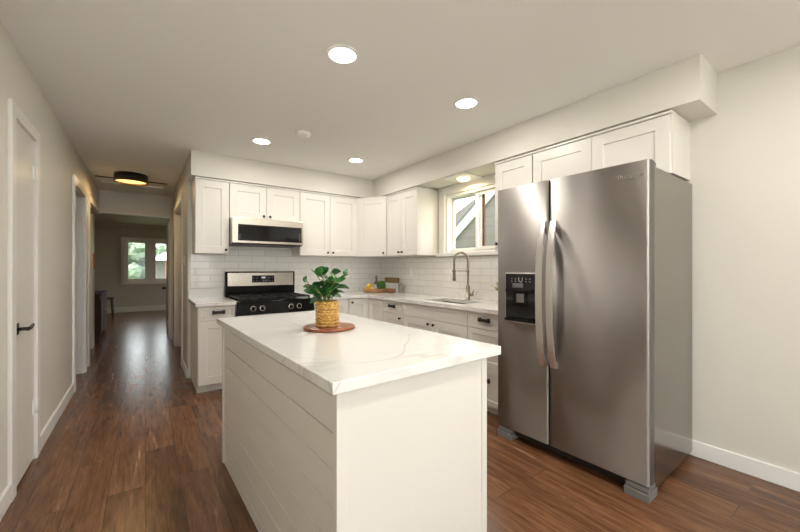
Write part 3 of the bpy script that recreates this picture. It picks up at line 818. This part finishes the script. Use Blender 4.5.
# local: x into the wall (front at 0), y along the run 0..FWd
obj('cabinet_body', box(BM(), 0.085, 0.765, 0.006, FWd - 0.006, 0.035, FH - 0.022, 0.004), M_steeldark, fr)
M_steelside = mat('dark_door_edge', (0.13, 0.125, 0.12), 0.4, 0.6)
def fdoor(name, ya, yb_):
    bm = BM(); n = 60; prof = []
    for i in range(n + 1):                       # soft outward curve of the front
        t = i / n; y = ya + (yb_ - ya) * t
        e = min(t, 1 - t) * (yb_ - ya)
        prof.append((0.010 * (1 - min(1, e / 0.006)) ** 2 - 0.001 * math.sin(PI * t), y))
    rows = []
    for x, y in prof: rows.append((bm.verts.new((x, y, 0.085)), bm.verts.new((x, y, FH))))
    bk = [(bm.verts.new((0.072, y, 0.085)), bm.verts.new((0.072, y, FH))) for y in (yb_, ya)]
    for A, B in zip(rows, rows[1:]):
        f = bm.faces.new((A[0], B[0], B[1], A[1])); f.smooth = True
    bm.faces.new((rows[-1][0], bk[0][0], bk[0][1], rows[-1][1])).material_index = 1; bm.faces.new((bk[1][0], rows[0][0], rows[0][1], bk[1][1])).material_index = 1
    bm.faces.new((bk[0][0], bk[1][0], bk[1][1], bk[0][1]))
    bm.faces.new([r[1] for r in rows] + [bk[0][1], bk[1][1]]); bm.faces.new([r[0] for r in rows] + [bk[0][0], bk[1][0]])
    return obj(name, bm, [M_steel, M_steelside], fr)
YS = 0.553
fdr = fdoor('refrigerator_door', 0.0, YS - 0.004)
ffz = fdoor('freezer_door', YS + 0.004, FWd)
obj('door_gasket', box(BM(), 0.072, 0.085, 0.01, FWd - 0.01, 0.09, FH - 0.03), M_dark, fr)
def fhandle(y, parent):
    bm = BM(); n = 24
    za, zb = 0.59, 1.52
    rows = []
    for i in range(n + 1):
        t = i / n; z = za + (zb - za) * t
        o_ = 0.052 * (1 - abs(2 * t - 1) ** 2.6) + 0.012
        hw = 0.021; th = 0.010
        rows.append([bm.verts.new(p) for p in ((-o_, y - hw, z), (-o_ - th * 0.9, y - hw * 0.94, z), (-o_ - th, y, z), (-o_ - th * 0.9, y + hw * 0.94, z), (-o_, y + hw, z))])
    for A, B in zip(rows, rows[1:]):
        for k in range(5):
            f = bm.faces.new((A[k], A[(k + 1) % 5], B[(k + 1) % 5], B[k]))
    bm.faces.new(rows[0][::-1]); bm.faces.new(rows[-1])
    for z in (za + 0.02, zb - 0.02): box(bm, -0.022, 0.004, y - 0.015, y + 0.015, z - 0.018, z + 0.018, 0.003)
    return obj('handle', bm, M_steellight, parent)
fhandle(YS - 0.040, fdr); fhandle(YS + 0.032, ffz)
# dispenser
da, db, dza, dzb = 0.632, 0.880, 0.842, 1.188
bm = BM(); box(bm, -0.010, 0.01, da, db, dza, dzb, 0.006, 3)
dsp = obj('dispenser', bm, M_steellight, ffz); dsp['label'] = 'black ice and water dispenser in a grey surround'
bm = BM(); box(bm, -0.0125, -0.009, da + 0.008, db - 0.008, dza + 0.008, dzb - 0.008, 0.001)
for i in range(6):
    if i in (2, 3): continue
    for j in range(2): box(bm, -0.0132, -0.0125, da + 0.045 + i * 0.028, da + 0.052 + i * 0.028, 1.125 + j * 0.018, 1.130 + j * 0.018, mi=1)
tube(bm, [(-0.0125, da + 0.105, 1.155), (-0.0125, da + 0.108, 1.13), (-0.0125, da + 0.12, 1.122), (-0.0125, da + 0.132, 1.13), (-0.0125, da + 0.135, 1.155)], 0.002, 6, mi=1)
obj('dispenser_face', bm, [M_blackgloss, M_greybtn], dsp)
bm = BM()
box(bm, -0.035, -0.0125, da + 0.02, db - 0.02, 1.055, 1.075, 0.003)
box(bm, -0.022, -0.0125, da + 0.07, db - 0.07, 0.96, 1.055, 0.004)
obj('nozzle_block', bm, M_enamel, dsp)
bm = BM(); box(bm, -0.027, -0.0225, da + 0.085, db - 0.105, 0.985, 1.045, 0.002); box(bm, -0.016, -0.012, da + 0.10, db - 0.065, 1.085, 1.115, 0.001)
obj('paddle', bm, M_greyplastic, dsp)
bm = BM(); box(bm, -0.045, -0.0125, da + 0.02, db - 0.02, dza + 0.015, dza + 0.032, 0.003)
for i in range(7): box(bm, -0.042, -0.015, da + 0.04 + i * 0.026, da + 0.046 + i * 0.026, dza + 0.032, dza + 0.035)
obj('drip_tray', bm, M_enamel, dsp)
# maker's script
fn = bpy.data.curves.new('logo', 'FONT'); fn.body = 'Whirlpool'; fn.size = 0.034; fn.extrude = 0.0004; fn.align_x = 'CENTER'; fn.space_character = 1.05
tmp = bpy.data.objects.new('tmp_logo', fn); COL.objects.link(tmp)
bpy.context.view_layer.update()
me = bpy.data.meshes.new_from_object(tmp.evaluated_get(bpy.context.evaluated_depsgraph_get()))
bpy.data.objects.remove(tmp)
me.materials.append(M_chrome)
lg = bpy.data.objects.new('lettering', me); COL.objects.link(lg); lg.parent = fdr
lg.matrix_local = Matrix.Translation((-0.0045, 0.098, 1.703)) @ Matrix(((0, 0, -1, 0), (-1, 0, 0, 0), (0, 1, 0, 0), (0, 0, 0, 1)))
# toe grille, feet, hinge caps
bm = BM(); box(bm, 0.045, 0.085, 0.11, FWd - 0.11, 0.03, 0.078)
for i in range(3): box(bm, 0.040, 0.045, 0.11, FWd - 0.11, 0.038 + i * 0.013, 0.043 + i * 0.013)
obj('toe_grille', bm, M_black, fr)
for yy in (0.0, FWd - 0.12):
    bm = BM(); box(bm, -0.002, 0.12, yy, yy + 0.12, 0.0, 0.045, 0.005); box(bm, 0.004, 0.10, yy + 0.004, yy + 0.112, 0.05, 0.075, 0.003)
    obj('leveling_foot', bm, M_greyplastic, fr)
for yy in (0.01, FWd - 0.05):
    obj('hinge_cap', box(BM(), 0.02, 0.13, yy, yy + 0.04, FH - 0.022, FH + 0.004, 0.004), M_greyplastic, fr)

# ------------------------------------------------------------------ island
IZ = 0.905; IT = 0.035
IA = Vector((0.416, 0.892)); IRZ = math.radians(1.9)
IW, ILn = 0.750, 1.575
isl = thing('kitchen_island', 'white kitchen island with shiplap side in front of the range', 'island', (IA.x, IA.y, 0), IRZ)
ix0, ix1, iy0, iy1 = 0.034, IW - 0.052, 0.03, ILn - 0.008
zt = IZ - IT
M_isl = mat('white_island_paint', (0.72, 0.69, 0.635), 0.4)
obj('island_body', box(BM(), ix0 + 0.014, ix1 - 0.002, iy0 + 0.008, iy1, 0.0, zt), M_isl, isl)
bm = BM(); zz = zt - 0.03; z_top = zt
edges = [zt] + [0.842 - 0.1115 * k for k in range(8)] + [0.0]
for a, b in zip(edges[1:], edges[:-1]):
    if b - a > 0.004: box(bm, ix0, ix0 + 0.014, iy0 + 0.026, iy1 - 0.026, a + (0.0045 if a > 0 else 0), b, 0.002, 1)
obj('shiplap_panel', bm, M_isl, isl)['label'] = 'horizontal shiplap boards'
bm = BM(); box(bm, ix0 + 0.034, ix1 - 0.03, iy0 + 0.004, iy0 + 0.008, 0.0, zt)
obj('end_panel', bm, M_isl, isl)
obj('corner_post', box(BM(), ix0 - 0.006, ix0 + 0.034, iy0, iy0 + 0.026, 0, zt, 0.002), M_isl, isl)
obj('corner_post', box(BM(), ix1 - 0.030, ix1, iy0, iy0 + 0.026, 0, zt, 0.002), M_isl, isl)
obj('corner_post', box(BM(), ix0 - 0.006, ix0 + 0.014, iy1 - 0.026, iy1, 0, zt, 0.002), M_isl, isl)
def ifront(k, ya, yb_, za, zb, h):
    bm = shaker(BM(), ya, yb_, za, zb, 0.0, 0.02, 0.03 if k == 'drawer' else 0.07)
    R90 = Matrix.Rotation(PI / 2, 3, 'Z')          # faces +x
    bmesh.ops.rotate(bm, verts=bm.verts[:], cent=(0, 0, 0), matrix=R90); bmesh.ops.translate(bm, verts=bm.verts[:], vec=(ix1 - 0.002, 0, 0))
    o = obj(k, bm, M_isl, isl)
    bm = BM(); Mx = Matrix.Translation((ix1 + 0.018, h[0], h[1])) @ Matrix.Rotation(PI / 2, 4, 'Y')
    lathe(bm, [(0.0075, 0.0), (0.0065, 0.012), (0.012, 0.017), (0.0145, 0.022), (0.012, 0.027), (0.0, 0.029)], n=16, M=Mx)
    obj('knob', bm, M_black, o)
hl = (iy1 - iy0 - 0.03) / 2
for i in range(2):
    ya = iy0 + 0.03 + i * hl
    ifront('drawer', ya + 0.003, ya + hl - 0.003, 0.70, zt - 0.012, (ya + hl / 2, 0.775))
    ifront('door', ya + 0.003, ya + hl - 0.003, 0.10, 0.694, (ya + (0.05 if i == 0 else hl - 0.05), 0.655))
bm = box(BM(), 0, IW, 0, ILn, zt, IZ, 0.003)
it = tag(obj('island_worktop', bm, M_quartz), 'thick white veined quartz slab on top of the island', 'worktop')
it.location = (IA.x, IA.y, 0); it.rotation_euler = (0, 0, IRZ)

# round board and potted plant on the island
BC = Vector((0.777, 1.706))
bd = tag(obj('round_board', lathe(BM(), [(0, 0), (0.126, 0), (0.131, 0.004), (0.131, 0.011), (0.127, 0.015), (0, 0.015)], n=48), M_board), 'round reddish wooden board under the potted plant on the island', 'board')
bd.location = (BC.x, BC.y, IZ)
PC = BC + Vector((-0.012, 0.0))
pl = thing('potted_plant', 'leafy green plant in a woven basket pot on the island', 'plant', (PC.x, PC.y, IZ + 0.015))
bm = BM(); n = 72; rows_n = 9; hb = 0.130; R0 = 0.0565
rows = []
m_ = rows_n * 8
for j in range(m_ + 1):
    z = hb * j / m_; q = j / 8.0; row = int(min(q, rows_n - 1e-6)); ph_ = q - row
    row_v = []
    for i in range(n):
        a = 2 * PI * i / n
        lump = abs(math.sin(a * 9 + (PI / 2 if row % 2 else 0) + 0.9 * (ph_ - 0.5) + row * 0.4))
        r_ = R0 - 0.006 + 0.0115 * math.sin(PI * ph_) ** 0.7 * (0.08 + 0.92 * lump ** 0.7)
        row_v.append(bm.verts.new((r_ * math.cos(a), r_ * math.sin(a), z)))
    rows.append(row_v)
inner = [[bm.verts.new((r_ * math.cos(2 * PI * i / n), r_ * math.sin(2 * PI * i / n), z)) for i in range(n)] for r_, z in ((0.049, hb), (0.047, hb - 0.02))]
rows += inner
for A, B in zip(rows, rows[1:]):
    for i in range(n):
        f = bm.faces.new((A[i], A[(i + 1) % n], B[(i + 1) % n], B[i])); f.smooth = True
bm.faces.new(rows[0][::-1])
obj('basket_pot', bm, M_basket, pl)['label'] = 'woven golden basket'
obj('soil', lathe(BM(), [(0.0475, 0.10), (0.0475, 0.116), (0.02, 0.121), (0, 0.122)], n=24), M_soil, pl)

def leaf(bm, base, direction, L, Wd, droop=0.25, roll=0.0, mi=0):
    d = Vector(direction).normalized(); s = d.cross(Vector((0, 0, 1)))
    s = s.normalized() if s.length > 1e-3 else Vector((1, 0, 0))
    u = s.cross(d).normalized(); Rm = Matrix.Rotation(roll, 3, d); s = Rm @ s; u = Rm @ u
    nn = 9; rows = []
    for i in range(nn + 1):
        t = i / nn
        wdt = Wd * (math.sin(PI * min(1, t ** 0.85)) ** 0.75) * (1 - 0.15 * t) + (0.0012 if 0 < i < nn else 0)
        c = Vector(base) + d * (L * t) - Vector((0, 0, 1)) * droop * L * t * t
        rows.append([bm.verts.new(c + s * (wdt * k) + u * (abs(k) * wdt * 0.28)) for k in (-1, -0.5, 0, 0.5, 1)])
    for A, B in zip(rows, rows[1:]):
        for k in range(4):
            f = bm.faces.new((A[k], A[k + 1], B[k + 1], B[k])); f.smooth = True; f.material_index = mi
stems = BM(); leaves = BM()
rnd = random.Random(21)
# stems: (azimuth in camera-right / depth terms, lean, height)
RV = Vector((math.cos(math.radians(35.8)), -math.sin(math.radians(35.8)), 0)); FV = Vector((math.sin(math.radians(35.8)), math.cos(math.radians(35.8)), 0))
specs = [(-0.105, -0.03, 0.10), (-0.055, 0.04, 0.135), (-0.02, -0.03, 0.145), (0.008, 0.03, 0.16), (0.045, -0.01, 0.12), (0.08, 0.03, 0.135), (0.035, -0.06, 0.07), (-0.04, -0.065, 0.07), (0.0, 0.07, 0.11), (-0.09, 0.02, 0.06)]
for (r_, f_, hh) in specs:
    p0 = Vector((r_ * 0.25, 0, 0)); p0 = RV * r_ * 0.3 + FV * f_ * 0.3 + Vector((0, 0, 0.118))
    p3 = RV * r_ + FV * f_ + Vector((0, 0, 0.118 + hh))
    pts_ = [p0.lerp(p3, t) + (RV * r_ + FV * f_) * (-0.25 * math.sin(PI * t)) for t in (0, 0.25, 0.5, 0.75, 1)]
    tube(stems, pts_, [0.0035, 0.003, 0.0026, 0.0022, 0.0016], 6)
    k0 = rnd.uniform(0, 2 * PI)
    nl = 6
    for k in range(nl):
        t = 0.30 + 0.70 * k / (nl - 1)
        q = t * 4; i = min(3, int(q)); b_ = pts_[i].lerp(pts_[i + 1], q - i)
        az = k0 + k * 2.4; el = 0.15 + 0.9 * (t - 0.3) + rnd.uniform(-0.2, 0.35)
        out = (RV * r_ + FV * f_)
        d_ = Vector((math.cos(az), math.sin(az), 0)) + out * 6
        d_.z = 0; d_.normalize(); d_ = d_ * math.cos(el) + Vector((0, 0, 1)) * math.sin(el)
        Lf = rnd.uniform(0.06, 0.085) * (1.0 if t < 0.9 else 0.85)
        tube(stems, [b_, b_ + d_ * 0.012], 0.0012, 5)
        leaf(leaves, b_ + d_ * 0.010, d_, Lf, Lf * rnd.uniform(0.26, 0.33), rnd.uniform(0.1, 0.4), rnd.uniform(-1.1, 1.1))
obj('stems', stems, M_stem, pl)
lv = obj('foliage', leaves, M_leaf, pl, fix=False)

# ------------------------------------------------------------------ things on the worktop
TC = Vector((2.605, 4.20))
tr = tag(obj('round_tray', lathe(BM(), [(0, 0), (0.158, 0), (0.165, 0.006), (0.165, 0.055), (0.157, 0.055), (0.155, 0.012), (0, 0.010)], n=48), M_tray), 'round wooden tray holding lemons in the worktop corner', 'tray')
tr.location = (TC.x, TC.y, CT)
def along(c, r, f): return c + Vector((RV.x * r + FV.x * f, RV.y * r + FV.y * f))
lem = []
for i, (r_, f_, z, lab) in enumerate([(-0.118, -0.045, 0.04, 'yellow lemon at the left edge of the wooden tray'), (-0.048, -0.07, 0.04, 'yellow lemon in the wooden tray next to the bottle'),
                                      (-0.082, -0.05, 0.090, 'yellow lemon lying on top of the other lemons'), (-0.06, 0.035, 0.04, 'yellow lemon behind the front lemons in the tray')]):
    p = along(TC, r_, f_); bm = BM()
    Mx = Matrix.Rotation(1.2 + i, 4, 'Z') @ Matrix.Rotation(PI / 2, 4, 'Y')
    lathe(bm, [(0, -0.041), (0.006, -0.038), (0.012, -0.033), (0.025, -0.02), (0.031, 0), (0.025, 0.02), (0.012, 0.033), (0.006, 0.039), (0, 0.042)], n=20, M=Mx)
    o = tag(obj('lemon', bm, M_lemon), lab, 'lemon', 'lemons in the tray'); o.location = (p.x, p.y, CT + z + 0.002)
p = along(TC, 0.012, 0.055)
bt = thing('bottle', 'clear glass bottle with a stopper on the wooden tray', 'bottle', (p.x, p.y, CT + 0.011))
obj('glass_body', lathe(BM(), [(0, 0.002), (0.034, 0), (0.037, 0.006), (0.037, 0.11), (0.03, 0.13), (0.014, 0.145), (0.014, 0.175), (0.017, 0.178), (0.017, 0.185), (0.0, 0.185)], n=24), M_bottleglass, bt)
obj('label', lathe(BM(), [(0.0375, 0.035), (0.0378, 0.036), (0.0378, 0.095), (0.0375, 0.096)], n=24), mat('cream_label', (0.7, 0.68, 0.62), 0.7), bt)
obj('stopper', lathe(BM(), [(0.012, 0.185), (0.02, 0.192), (0.02, 0.215), (0.012, 0.222), (0.0, 0.222)], n=20), mat('grey_stopper', (0.28, 0.24, 0.20), 0.4), bt)
p = along(TC, 0.085, -0.035)
mb = thing('moss_ball_plant', 'round bushy green plant in a small pot on the tray', 'plant', (p.x, p.y, CT + 0.0125))
obj('pot', lathe(BM(), [(0, 0), (0.03, 0), (0.038, 0.04), (0.034, 0.04), (0.0, 0.035)], n=20), mat('dark_pot', (0.05, 0.045, 0.05), 0.5), mb)
bm = BM(); ball(bm, (0, 0, 0.085), 0.058, 4)
r2 = random.Random(3)
for v in bm.verts:
    dd = (v.co - Vector((0, 0, 0.085))); v.co += dd * r2.uniform(-0.16, 0.2)
for f in bm.faces: f.smooth = False
obj('foliage', bm, M_moss, mb)
# white board with brown band leaning on the tiles
p = Vector((2.80, 4.27))
sg = thing('serving_board', 'white board with a brown wooden band leaning on the right tiles', 'board', (2.842, 4.17, CT + 0.001), -PI / 2)
lean = Matrix.Rotation(0.12, 3, 'X')
bm = box(BM(), -0.17, 0.17, -0.008, 0.008, 0, 0.125, 0.003)
bmesh.ops.rotate(bm, verts=bm.verts[:], cent=(0, 0, 0), matrix=Matrix.Rotation(-0.12, 3, 'X')); obj('board', bm, M_ceramic, sg)
bm = box(BM(), -0.17, 0.17, -0.010, 0.010, 0.125, 0.20, 0.003)
bmesh.ops.rotate(bm, verts=bm.verts[:], cent=(0, 0, 0), matrix=Matrix.Rotation(-0.12, 3, 'X')); obj('wood_band', bm, M_band, sg)['label'] = 'brown wooden band along the top'
p = Vector((2.70, 3.955))
bw = tag(obj('wooden_bowl', lathe(BM(), [(0, 0), (0.05, 0), (0.066, 0.02), (0.07, 0.058), (0.064, 0.058), (0.058, 0.02), (0, 0.012)], n=32), M_bowlw), 'small brown wooden bowl right of the round tray', 'bowl')
bw.location = (p.x, p.y, CT)
jr = thing('glass_jar', 'clear glass jar with a metal knob lid by the right tiles', 'jar', (2.815, 3.88, CT))
obj('jar_body', lathe(BM(), [(0, 0.003), (0.036, 0.0), (0.038, 0.004), (0.038, 0.10), (0.036, 0.105), (0.033, 0.10), (0.033, 0.006), (0, 0.006)], n=24), M_jarglass, jr)
obj('lid', lathe(BM(), [(0.039, 0.105), (0.039, 0.113), (0.008, 0.116), (0.008, 0.124), (0.011, 0.132), (0, 0.137)], n=24), M_nickel, jr)

# sprig plant at the fridge
sp = thing('sprig_plant', 'small yellow-green sprig in a white vase beside the refrigerator', 'plant', (2.655, 2.07, CT))
obj('vase', lathe(BM(), [(0, 0), (0.03, 0), (0.036, 0.03), (0.03, 0.075), (0.018, 0.095), (0.02, 0.105), (0.016, 0.105), (0.0, 0.09)], n=20), M_ceramic, sp)
stems = BM(); leaves = BM()
for (dx, dy, hh) in ((-0.02, 0.085, 0.165), (0.01, 0.07, 0.19), (-0.045, 0.05, 0.15), (0.02, -0.03, 0.2)):
    pp = [Vector((0, 0, 0.09)), Vector((dx * 0.4, dy * 0.4, hh * 0.7)), Vector((dx, dy, hh))]
    tube(stems, pp, 0.0015, 5)
    for k in range(5):
        b_ = pp[1].lerp(pp[2], k / 4); a = k * 2.3 + dx * 40
        leaf(leaves, b_, Vector((math.cos(a), math.sin(a), 0.5)), 0.042, 0.014, 0.2)
obj('stems', stems, M_stem, sp); obj('foliage', leaves, M_sprig, sp, fix=False)

# outlet and switch
ol = thing('wall_outlet', 'white outlet plate on the tiles left of the window', 'outlet', (XR - 0.008, 3.74, 1.16), RZ)
obj('plate', box(BM(), -0.036, 0.036, -0.006, 0, -0.058, 0.058, 0.002), M_whiteplastic, ol)
for z in (-0.025, 0.025): obj('socket', box(BM(), -0.016, 0.016, -0.008, -0.006, z - 0.014, z + 0.014, 0.002), M_whiteplastic, ol)
sw = thing('light_switch', 'white double light switch on the hall wall beside the cabinets', 'switch', (XH, 4.93, 1.30), -PI / 2)
obj('plate', box(BM(), -0.06, 0.06, -0.007, 0, -0.06, 0.06, 0.002), M_whiteplastic, sw)
for x in (-0.025, 0.025): obj('toggle', box(BM(), x - 0.006, x + 0.006, -0.022, -0.007, -0.010, 0.014, 0.002), M_whiteplastic, sw)

# ------------------------------------------------------------------ ceiling fixtures
def can(loc, label, power, shown=True):
    t = thing('recessed_light', label, 'ceiling light', (loc[0], loc[1], H), 0, 'recessed ceiling lights')
    obj('trim_ring', lathe(BM(), [(0.092, 0.0), (0.092, -0.004), (0.088, -0.007), (0.076, -0.007), (0.074, 0.0)], n=40), M_whiteplastic, t)
    obj('diffuser', lathe(BM(), [(0.075, -0.0035), (0.04, -0.0055), (0.0, -0.006)], n=40), M_led, t)
    lamp('can_lamp', (loc[0], loc[1], H - 0.012), power, CAN_COLOR, 0.13)
can((0.915, 1.83), 'large lit recessed ceiling light nearest, above the island', CAN_POWER)
can((1.925, 1.83), 'lit recessed ceiling light beside the soffit near the refrigerator', CAN_POWER)
can((0.905, 3.53), 'lit recessed ceiling light in front of the microwave', CAN_POWER)
can((1.93, 3.53), 'lit recessed ceiling light near the corner wall cabinet', CAN_POWER)
can((0.915, 0.13), 'added unseen recessed ceiling light behind the island', ADDED_CAN_POWER)  # this and the next ones are added, unseen, for more light
can((1.925, 0.13), 'added unseen recessed ceiling light near the right wall', ADDED_CAN_POWER)
can((0.915, -1.57), 'added unseen recessed ceiling light by the added rear window', ADDED_CAN_POWER)
can((1.925, -1.57), 'added unseen recessed ceiling light in the rear corner', ADDED_CAN_POWER)
sd_ = tag(obj('smoke_detector', lathe(BM(), [(0.066, 0), (0.066, -0.012), (0.058, -0.024), (0.03, -0.028), (0, -0.028)], n=32), M_whiteplastic), 'flat round white cover on the kitchen ceiling between the lights', 'smoke detector')
sd_.location = (1.155, 3.10, H)
# hall drum light
dl = thing('drum_light', 'black drum ceiling light with gold inside in the hall', 'ceiling light', (-0.15, 5.80, H))
obj('shade', lathe(BM(), [(0.0, 0), (0.18, 0), (0.18, -0.105), (0.174, -0.105), (0.174, -0.01)], n=48), M_black, dl)
obj('lining', lathe(BM(), [(0.1735, -0.012), (0.1735, -0.103), (0.17, -0.103), (0.17, -0.012)], n=48), M_gold, dl)
obj('diffuser', lathe(BM(), [(0.169, -0.085), (0.1, -0.092), (0.0, -0.094)], n=48), M_warm, dl)
lamp('drum_lamp', (-0.15, 5.80, H - 0.11), DRUM_POWER, (1.0, 0.66, 0.30), 0.38)
# attic hatch
ah = thing('attic_hatch', 'white attic hatch panel on the hall ceiling behind the drum light', 'hatch', (-0.14, 6.55, H))
bm = BM()
box(bm, -0.40, 0.40, 0.345, 0.38, -0.006, 0)
for x in (-0.40, 0.365): box(bm, x, x + 0.035, -0.395, 0.345, -0.006, 0)
obj('frame', bm, M_ceil, ah)
obj('gap_shadow_strip', box(BM(), -0.40, 0.40, -0.44, -0.395, -0.008, 0), mat('hatch_gap_shadow', (0.10, 0.085, 0.07), 0.7), ah)  # shadow of the hatch gap, painted as a dark strip
obj('panel', box(BM(), -0.36, 0.36, -0.12, 0.34, -0.020, 0, 0.002), M_trim, ah)
# light over the sink
sl = thing('sink_light', 'square flush ceiling light glowing in the soffit above the sink', 'ceiling light', (2.73, 2.64, SOF_Z))
obj('plate', box(BM(), -0.15, 0.15, -0.16, 0.16, -0.012, 0, 0.003), M_trim, sl)
obj('dome', lathe(BM(), [(0.068, -0.012), (0.064, -0.024), (0.045, -0.036), (0.0, -0.041)], n=32), M_sinkled, sl)
lamp('sink_lamp', (2.73, 2.64, SOF_Z - 0.055), SINK_LIGHT_POWER, (1.0, 0.74, 0.42), 0.15)

# ------------------------------------------------------------------ far room furniture
sbd = thing('sideboard', 'dark wooden sideboard at the left of the far room', 'sideboard', (-0.90, 8.35, 0))
obj('body', box(BM(), -0.25, 0.27, -0.5, 0.65, 0.06, 0.75, 0.004), M_espresso, sbd)
obj('top', box(BM(), -0.27, 0.30, -0.52, 0.67, 0.75, 0.78, 0.004), M_espresso, sbd)
for x in (-0.22, 0.24):
    for y in (-0.47, 0.62): obj('foot', box(BM(), x - 0.025, x + 0.025, y - 0.025, y + 0.025, 0, 0.06), M_espresso, sbd)
for ya in (-0.48, 0.09):
    o = obj('door', box(BM(), 0.27, 0.288, ya, ya + 0.54, 0.09, 0.72, 0.003), M_espresso, sbd)
    obj('knob', ball(BM(), (0.298, ya + (0.49 if ya < 0 else 0.05), 0.45), 0.012, 2), M_nickel, o)
st = thing('wooden_stool', 'small dark stool behind the sideboard in the far room', 'stool', (-0.80, 11.2, 0))
obj('seat', box(BM(), -0.17, 0.17, -0.17, 0.17, 0.46, 0.50, 0.01), M_espresso, st)
for x in (-0.14, 0.14):
    for y in (-0.14, 0.14): obj('leg', tube(BM(), [(x * 1.1, y * 1.1, 0), (x * 0.9, y * 0.9, 0.46)], [0.014, 0.018], 8), M_espresso, st)
og = tag(obj('orange_tag', box(BM(), -0.648, -0.634, 7.11, 7.17, 1.20, 1.44, 0.003), M_orange), 'small orange tag on the left hall wall by the far room', 'tag')
